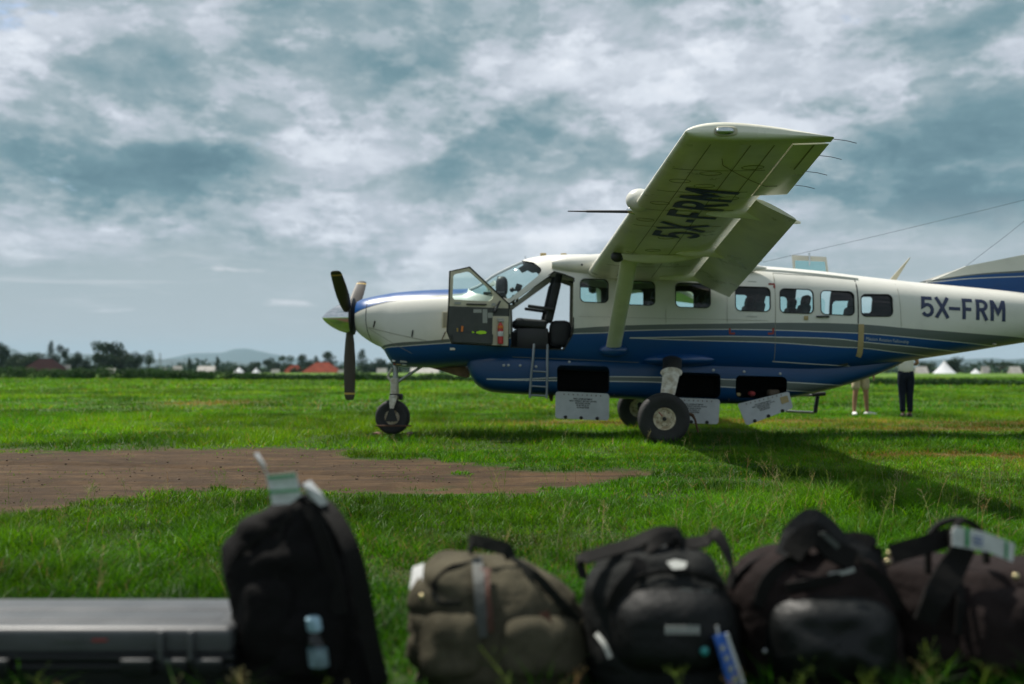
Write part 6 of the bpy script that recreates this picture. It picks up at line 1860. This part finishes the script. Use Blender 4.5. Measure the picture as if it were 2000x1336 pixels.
GT_, LT_ = 'trees of the far treeline', 'dark leafy tree in the far treeline beyond the airfield hedge'
BT_, LB_ = 'bushes of the far treeline', 'low dark bush at the foot of the far treeline'
TREES = [(4, 668, 34, 'euc', 240, 'ragged feathery tree behind the dark maroon roof, at the end of the treeline'), (22, 688, 46, 'round', 245, 'bushy tree between the ragged feathery tree and the maroon roof'), (48, 686, 44, 'round', 250, None), (78, 688, 44, 'round', 246, None), (62, 692, 40, 'round', 238, None), (34, 694, 40, 'round', 236, None), (112, 692, 30, 'round', 236, None), (165, 694, 30, 'round', 240, None), (205, 684, 44, 'round', 236, None), (236, 684, 40, 'round', 238, None),
         (100, 667, 15, 'narrow', 235, 'tall narrow dark tree standing right behind the dark maroon roof'), (125, 667, 19, 'wisp', 240, 'slender tree with a bare upper trunk and a tufted top'), (150, 686, 32, 'round', 238, 'dense dome-shaped tree next to the slender tufted tree'),
         (194, 668, 34, 'euc', 242, 'big feathery tree joined to the broad round-topped tree'), (222, 661, 42, 'round', 240, 'broad round-topped tree, the tallest of the far treeline'), (260, 686, 32, 'round', 236, 'low domed tree beside the broad round-topped tree'),
         (292, 681, 22, 'wisp', 250, 'lone thin tree with an airy crown beside the lattice mast'), (371, 699, 10, 'narrow', 300, 'tiny spire-shaped tree between the grey hut and the long white shed'), (425, 697, 11, 'narrow', 290, 'small spire-shaped tree behind the long white shed'),
         (469, 705, 34, 'bush', 280, None), (497, 703, 24, 'round', 280, 'round tree directly behind the smaller white tent'), (534, 698, 32, 'round', 290, 'round tree behind the low white hut'), (558, 695, 32, 'euc', 290, 'ragged tree behind the small red-brown roof'), (592, 691, 28, 'euc', 285, 'pointed tree between the two red roofs'),
         (612, 701, 26, 'round', 300, None), (618, 696, 14, 'narrow', 310, 'thin spike-shaped tree behind the ridge of the large red hipped roof'), (644, 685, 32, 'euc', 280, 'tall ragged tree rising behind the large red hipped roof'), (662, 704, 22, 'bush', 300, None),
         (707, 683, 20, 'narrow', 300, 'tall thick column-shaped tree standing behind the propeller'), (722, 705, 22, 'bush', 330, None), (743, 699, 34, 'euc', 330, 'hazy ragged tree behind the pale hut and nose strut'), (772, 706, 30, 'round', 330, None),
         (1811, 703, 34, 'round', 240, 'rounded tree between the jeans wearer and the white pyramid tent'), (1871, 696, 48, 'round', 250, 'broad dark tree rising behind the white pyramid tent'), (1924, 714, 24, 'bush', 240, None), (1954, 706, 40, 'acacia', 240, 'flat-topped acacia tree standing against the blue hills'),
         (1992, 714, 30, 'round', 250, None), (2040, 700, 40, 'round', 250, None), (-40, 676, 50, 'euc', 250, None)]
for i, (u, vt, wp, kd_, D_, lb) in enumerate(TREES):
    b_ = kd_ == 'bush'
    tree(u, vt, wp, kd_, D_, i, lb or (LB_ if b_ else LT_), None if lb else (BT_ if b_ else GT_))
for i, (u, vt, wp) in enumerate(((12, 706, 34), (40, 708, 34), (135, 706, 26), (170, 702, 28), (186, 712, 26), (240, 712, 30), (280, 714, 26), (305, 713, 22), (345, 715, 26), (375, 714, 22), (436, 710, 24), (452, 713, 20), (515, 712, 28), (545, 712, 24), (578, 711, 22), (680, 710, 26), (1790, 712, 26), (1835, 714, 26), (1900, 716, 24), (1938, 718, 18), (1968, 717, 20))):
    tree(u, vt, wp, 'bush', 226 + (i * 7) % 22, i, LB_, BT_)

# low distant wood on the plain
rng = np.random.default_rng(5); cl = []
for k in range(700):
    D_ = rng.uniform(430, 900); u = rng.uniform(-250, 2250); x = (u - 1000) / F * D_; h = rng.uniform(3.0, 6.5) * (1 + .5 * math.sin(u * .02)) * .85
    cl.append(((x, D_, GD + h * .5), (rng.uniform(4, 9), 4, h * .55), 1))
V_, F_ = leaf_cloud(cl, 34, .95, rng); wm = np_mesh('distant_wood', V_, F_, 4); wm.materials.append(TREELEAF['dark'])
o = bpy.data.objects.new('distant_wood', wm); COL.objects.link(o); tag(o, 'low dark belt of far-off trees along the plain', 'wood', kind='stuff')

# hedge along the edge of the field
hp = [(-75, 101), (-45.8, 89), (-17.3, 78), (5, 67), (26, 56), (48, 45)]
rng = np.random.default_rng(8); cl = []
for k in range(900):
    x = rng.uniform(-75, 48); y = np.interp(x, [p[0] for p in hp], [p[1] for p in hp]) + rng.uniform(-.9, .9)
    hh = float(np.interp(x, [-75, -45, -30, -17, 5, 26, 48], [1.15, 1.1, .9, .58, .46, .40, .45])) * (.55 + .8 * float(fbm(np.array([x * .35]), np.array([2.0]), 9, 3)[0]))
    cl.append(((x, y, hh * .42), (rng.uniform(.35, .7), .5, hh * .55), 1))
V_, F_ = leaf_cloud(cl, 90, .075, rng, .4); V_[:, 2] = np.maximum(V_[:, 2], .0)
hm_ = np_mesh('hedge', V_, F_, 4); hm_.materials.append(TREELEAF['hedge']); o = bpy.data.objects.new('hedge', hm_); COL.objects.link(o); tag(o, 'long low dark green hedge bounding the airfield', 'hedge')

# ---- houses, sheds and tents
RM = {'red': principled('red_roof', (.16, .036, .020), .9, spec=.1, var=.25, vscale=.6), 'maroon': principled('maroon_roof', (.022, .009, .009), .95, spec=.05, var=.2, vscale=.6), 'tin': principled('tin_roof', (.33, .31, .29), .7, var=.25, vscale=.8), 'wall': principled('plaster_wall', (.45, .38, .30), .9, var=.15, vscale=.8), 'white': principled('tent_canvas', (.50, .51, .54), .8, var=.06, vscale=.6), 'brown': principled('brown_wall', (.16, .10, .07), .9, var=.2), 'pane': principled('dark_pane', (.03, .035, .04), .2)}


def house(u0, u1, vt, D, kind, roof, wall, label, cat='house', name='house', depth=None, eave=None):
    a, b = W(u0, vt, D), W(u1, vt, D); wdt = b.x - a.x; top = a.z - GD; dp = depth or wdt * .75
    o = empty(name, ((a.x + b.x) / 2, D, GD)); tag(o, label, cat)
    ev = eave if eave else top * .56
    hw, hd = wdt / 2, dp / 2
    bm = new_bm(); rbox(bm, (0, 0, ev / 2), (wdt * .86, dp * .86, ev), .03); finish('wall', bm, RM[wall], o)
    bm = new_bm()
    base = [(-hw, -hd, ev - .12), (hw, -hd, ev - .12), (hw, hd, ev - .12), (-hw, hd, ev - .12)]; low = [(x, y, z - .12) for x, y, z in base]
    rl = hw - hd * .9 if kind == 'hip' else hw
    rl = max(rl, .15); r1, r2 = (-rl, 0, top), (rl, 0, top)
    vs = [bm.verts.new(p) for p in base + [r1, r2] + low]
    for f in ((0, 1, 5, 4), (2, 3, 4, 5), (1, 2, 5), (3, 0, 4), (6, 7, 1, 0), (7, 8, 2, 1), (8, 9, 3, 2), (9, 6, 0, 3), (9, 8, 7, 6)): bm.faces.new([vs[i] for i in f])
    rf = finish('roof', bm, RM[roof], o, 0)
    if kind == 'hip':
        for p, q in ((base[0], r1), (base[1], r2), (r1, r2)):
            bm = new_bm(); tube(bm, [p, q], .07, 6); finish('ridge_cap', bm, RM[roof], rf)
    for x in (-.27, .27):
        bm = new_bm(); rbox(bm, (wdt * x, -dp * .43 - .02, ev * .55), (min(.9, wdt * .16), .06, ev * .32), .01); finish('window', bm, RM['pane'], o)
    bm = new_bm(); rbox(bm, (0, -dp * .43 - .02, ev * .36), (min(.95, wdt * .16), .07, ev * .70), .01); finish('door', bm, RM['brown'], o)
    return o


def tent(u0, u1, vt, D, label, peak=.5):
    a, b = W(u0, vt, D), W(u1, vt, D); wdt = b.x - a.x; top = a.z - GD; o = empty('tent', ((a.x + b.x) / 2, D, GD)); tag(o, label, 'tent'); hw = wdt / 2; ev = 2.1 if top > 3.2 else top * .55
    bm = new_bm(); rings = []
    for k in range(9):
        t = k / 8; r_ = hw * (1 - t) ** 1.25 + .04; z = ev + (top - ev) * t
        rings.append([(r_ + (.03 * hw if q % 2 else 0) * (1 - t)) * (1.12 if q % 4 == 0 else 1) * Vector((math.cos(q * math.pi / 8 + .39), math.sin(q * math.pi / 8 + .39), 0)) + Vector((0, 0, z)) for q in range(16)])
    loft(bm, rings); finish('canopy', bm, RM['white'], o, 25)
    bm = new_bm(); lathe(bm, [(0.02, hw * .95), (ev, hw * .97)], (0, 0, 0), 'z', 16, cap=False); finish('side_wall', bm, RM['white'], o, 25)
    bm = new_bm(); tube(bm, [(0, 0, 0), (0, 0, top + .25)], .06, 6); finish('pole', bm, BARK, o)


house(594, 666, 707.5, 232, 'hip', 'red', 'wall', 'large red hipped roof house behind the far edge of the airfield'); house(553, 595, 713, 238, 'hip', 'red', 'wall', 'small red-brown roofed house half hidden by shrubs near the large red roof')
house(52, 127, 700.5, 222, 'hip', 'maroon', 'brown', 'low house with a dark maroon hipped roof among the trees')
house(387, 421, 715, 228, 'gable', 'tin', 'brown', 'long white tin shed in front of the spire-shaped tree', 'shed', 'shed', 3.0, 2.6); house(802, 858, 718.5, 226, 'gable', 'tin', 'wall', 'long white roofed shed seen under the nose of the aeroplane', 'shed', 'shed', 4.0, 2.2)
house(202, 226, 719, 224, 'gable', 'tin', 'white', 'small white shed at the foot of the broad round-topped tree', 'shed', 'shed', 2.5, 2.2); house(127, 138, 712.5, 224, 'gable', 'tin', 'white', 'tiny white hut beside the dark maroon roof', 'hut', 'hut', 1.5)
house(319, 326, 716.5, 226, 'gable', 'tin', 'white', 'narrow white hut near the lattice mast', 'hut', 'hut', 1.0); house(338, 356, 714.5, 235, 'gable', 'tin', 'brown', 'grey tin roofed hut between the mast and the long shed', 'hut', 'hut', 2.2)
house(530, 546, 721, 224, 'gable', 'tin', 'white', 'low white hut near the small red-brown roof', 'hut', 'hut', 1.6); house(736, 756, 719, 226, 'gable', 'tin', 'wall', 'pale hut behind the nose wheel strut', 'hut', 'hut', 2.0); house(660, 672, 722, 224, 'gable', 'tin', 'white', 'tiny white hut beside the large red hipped roof', 'hut', 'hut', 1.4)
tent(453, 482, 716.5, 226, 'white tent with a peaked top beside the long tin shed'); tent(489, 512, 718, 226, 'smaller white tent partly behind a bush, between the peaked tent and the red roofs')
tent(1820, 1869, 703.5, 224, 'bright white pyramid tent, the biggest of the tents'); tent(1892, 1919, 719.5, 224, 'low white tent under the tail of the aeroplane beside the acacia')
house(1788, 1810, 716, 226, 'gable', 'tin', 'wall', 'beige house beside the person in jeans', 'house', 'house', 3.0); house(1972, 1992, 716, 226, 'gable', 'tin', 'brown', 'white roofed house at the foot of the flat-topped acacia', 'house', 'house', 3.0); house(1917, 1932, 715.5, 232, 'gable', 'tin', 'wall', 'pale pink hut between the low tent and the acacia', 'hut', 'hut', 2.0)
# lattice mast
mt_ = W(313, 689, 260); ms = empty('lattice_mast', (mt_.x, 260, GD)); tag(ms, 'thin lattice radio mast rising above the bushes', 'mast'); hm2 = mt_.z - GD
for sx, sy in ((-1, -1), (1, -1), (0, 1)):
    bm = new_bm(); tube(bm, [(sx * .5, sy * .4, 0), (sx * .12, sy * .1, hm2)], .05, 5); finish('leg', bm, M['steel'], ms)
for k in range(8):
    t0, t1 = k / 8, (k + 1) / 8; w0, w1 = .5 - .38 * t0, .5 - .38 * t1; bm = new_bm(); tube(bm, [(-w0, -w0 * .8, hm2 * t0), (w1, -w1 * .8, hm2 * t1)], .03, 4); finish('brace', bm, M['steel'], ms)

# ---- hills
HM = principled('hill_scrub', (.022, .042, .040), .95, var=.3, vscale=.004)


def hills(pts, D, spread, seed, label):
    us = np.arange(pts[0][0], pts[-1][0], 6.0); f = pchip([p[0] for p in pts], [p[1] for p in pts]); rows = 15
    V = []
    for j in range(rows):
        t = (j / (rows - 1) - .5) * 2
        for u in us:
            x = (u - 1000) / F * D; zt = (715 - f(u)) * D / F; g = math.exp(-(t * 1.7) ** 2) - .055
            n = float(fbm(np.array([x / 260.0]), np.array([t * 4 + seed]), seed, 4)[0]) - .5
            V.append((x * (1 + t * spread / D), D + t * spread, GD - 2 + max(0, zt * g + n * zt * .45 * (1 - abs(t)) * (abs(t) > .1))))
    n_ = len(us); idx = np.arange(rows * n_).reshape(rows, n_); q = np.stack([idx[:-1, :-1].ravel(), idx[:-1, 1:].ravel(), idx[1:, 1:].ravel(), idx[1:, :-1].ravel()], 1)
    me = np_mesh('hills', np.array(V), q, 4); me.materials.append(HM); me.shade_smooth(); o = bpy.data.objects.new('hills', me); COL.objects.link(o); tag(o, label, 'hills', kind='structure')


hills([(-500, 690), (-200, 672), (-60, 682), (10, 677), (24, 675.5), (47, 685), (66, 682.5), (86, 686), (114, 683.5), (171, 687.5), (247, 691), (285, 697), (342, 697.5), (420, 701), (520, 706), (640, 712), (720, 714.5)], 3600, 900, 3, 'dark blue ridge of hills behind the treeline')
hills([(200, 714), (300, 702), (345, 694), (380, 687), (437, 685.5), (460, 679), (478, 678), (498, 681), (532, 690), (570, 695), (640, 703), (760, 708), (900, 712), (1000, 714.5)], 6600, 1300, 6, 'pale flat-topped hill far beyond the plain')
hills([(1500, 714), (1650, 706), (1800, 699), (1885, 697.5), (1938, 695.5), (1970, 698), (2000, 696.5), (2100, 690), (2300, 694), (2500, 700)], 3800, 900, 9, 'low blue hills on the plain beyond the tents')

# ---- the hazy air
bm = new_bm(); bmesh.ops.create_cube(bm, size=1.0)
for v in bm.verts: v.co = Vector((v.co.x * 18400, 1800 + v.co.y * 14200, -7.0 + (v.co.z + .5) * 190))
hz = bpy.data.materials.new('hazy_air'); hz.use_nodes = True; t = NT(hz.node_tree); o_ = t.n('ShaderNodeOutputMaterial'); pv_ = t.n('ShaderNodeVolumePrincipled')
pv_.inputs['Density'].default_value = 9.5e-5; pv_.inputs['Color'].default_value = (.46, .69, .84, 1); pv_.inputs['Anisotropy'].default_value = 0.0
t.link(pv_.outputs[0], o_.inputs['Volume'])
o = finish('haze', bm, hz, None, 0); tag(o, 'pale blue hazy air over the plain', 'haze', kind='stuff')
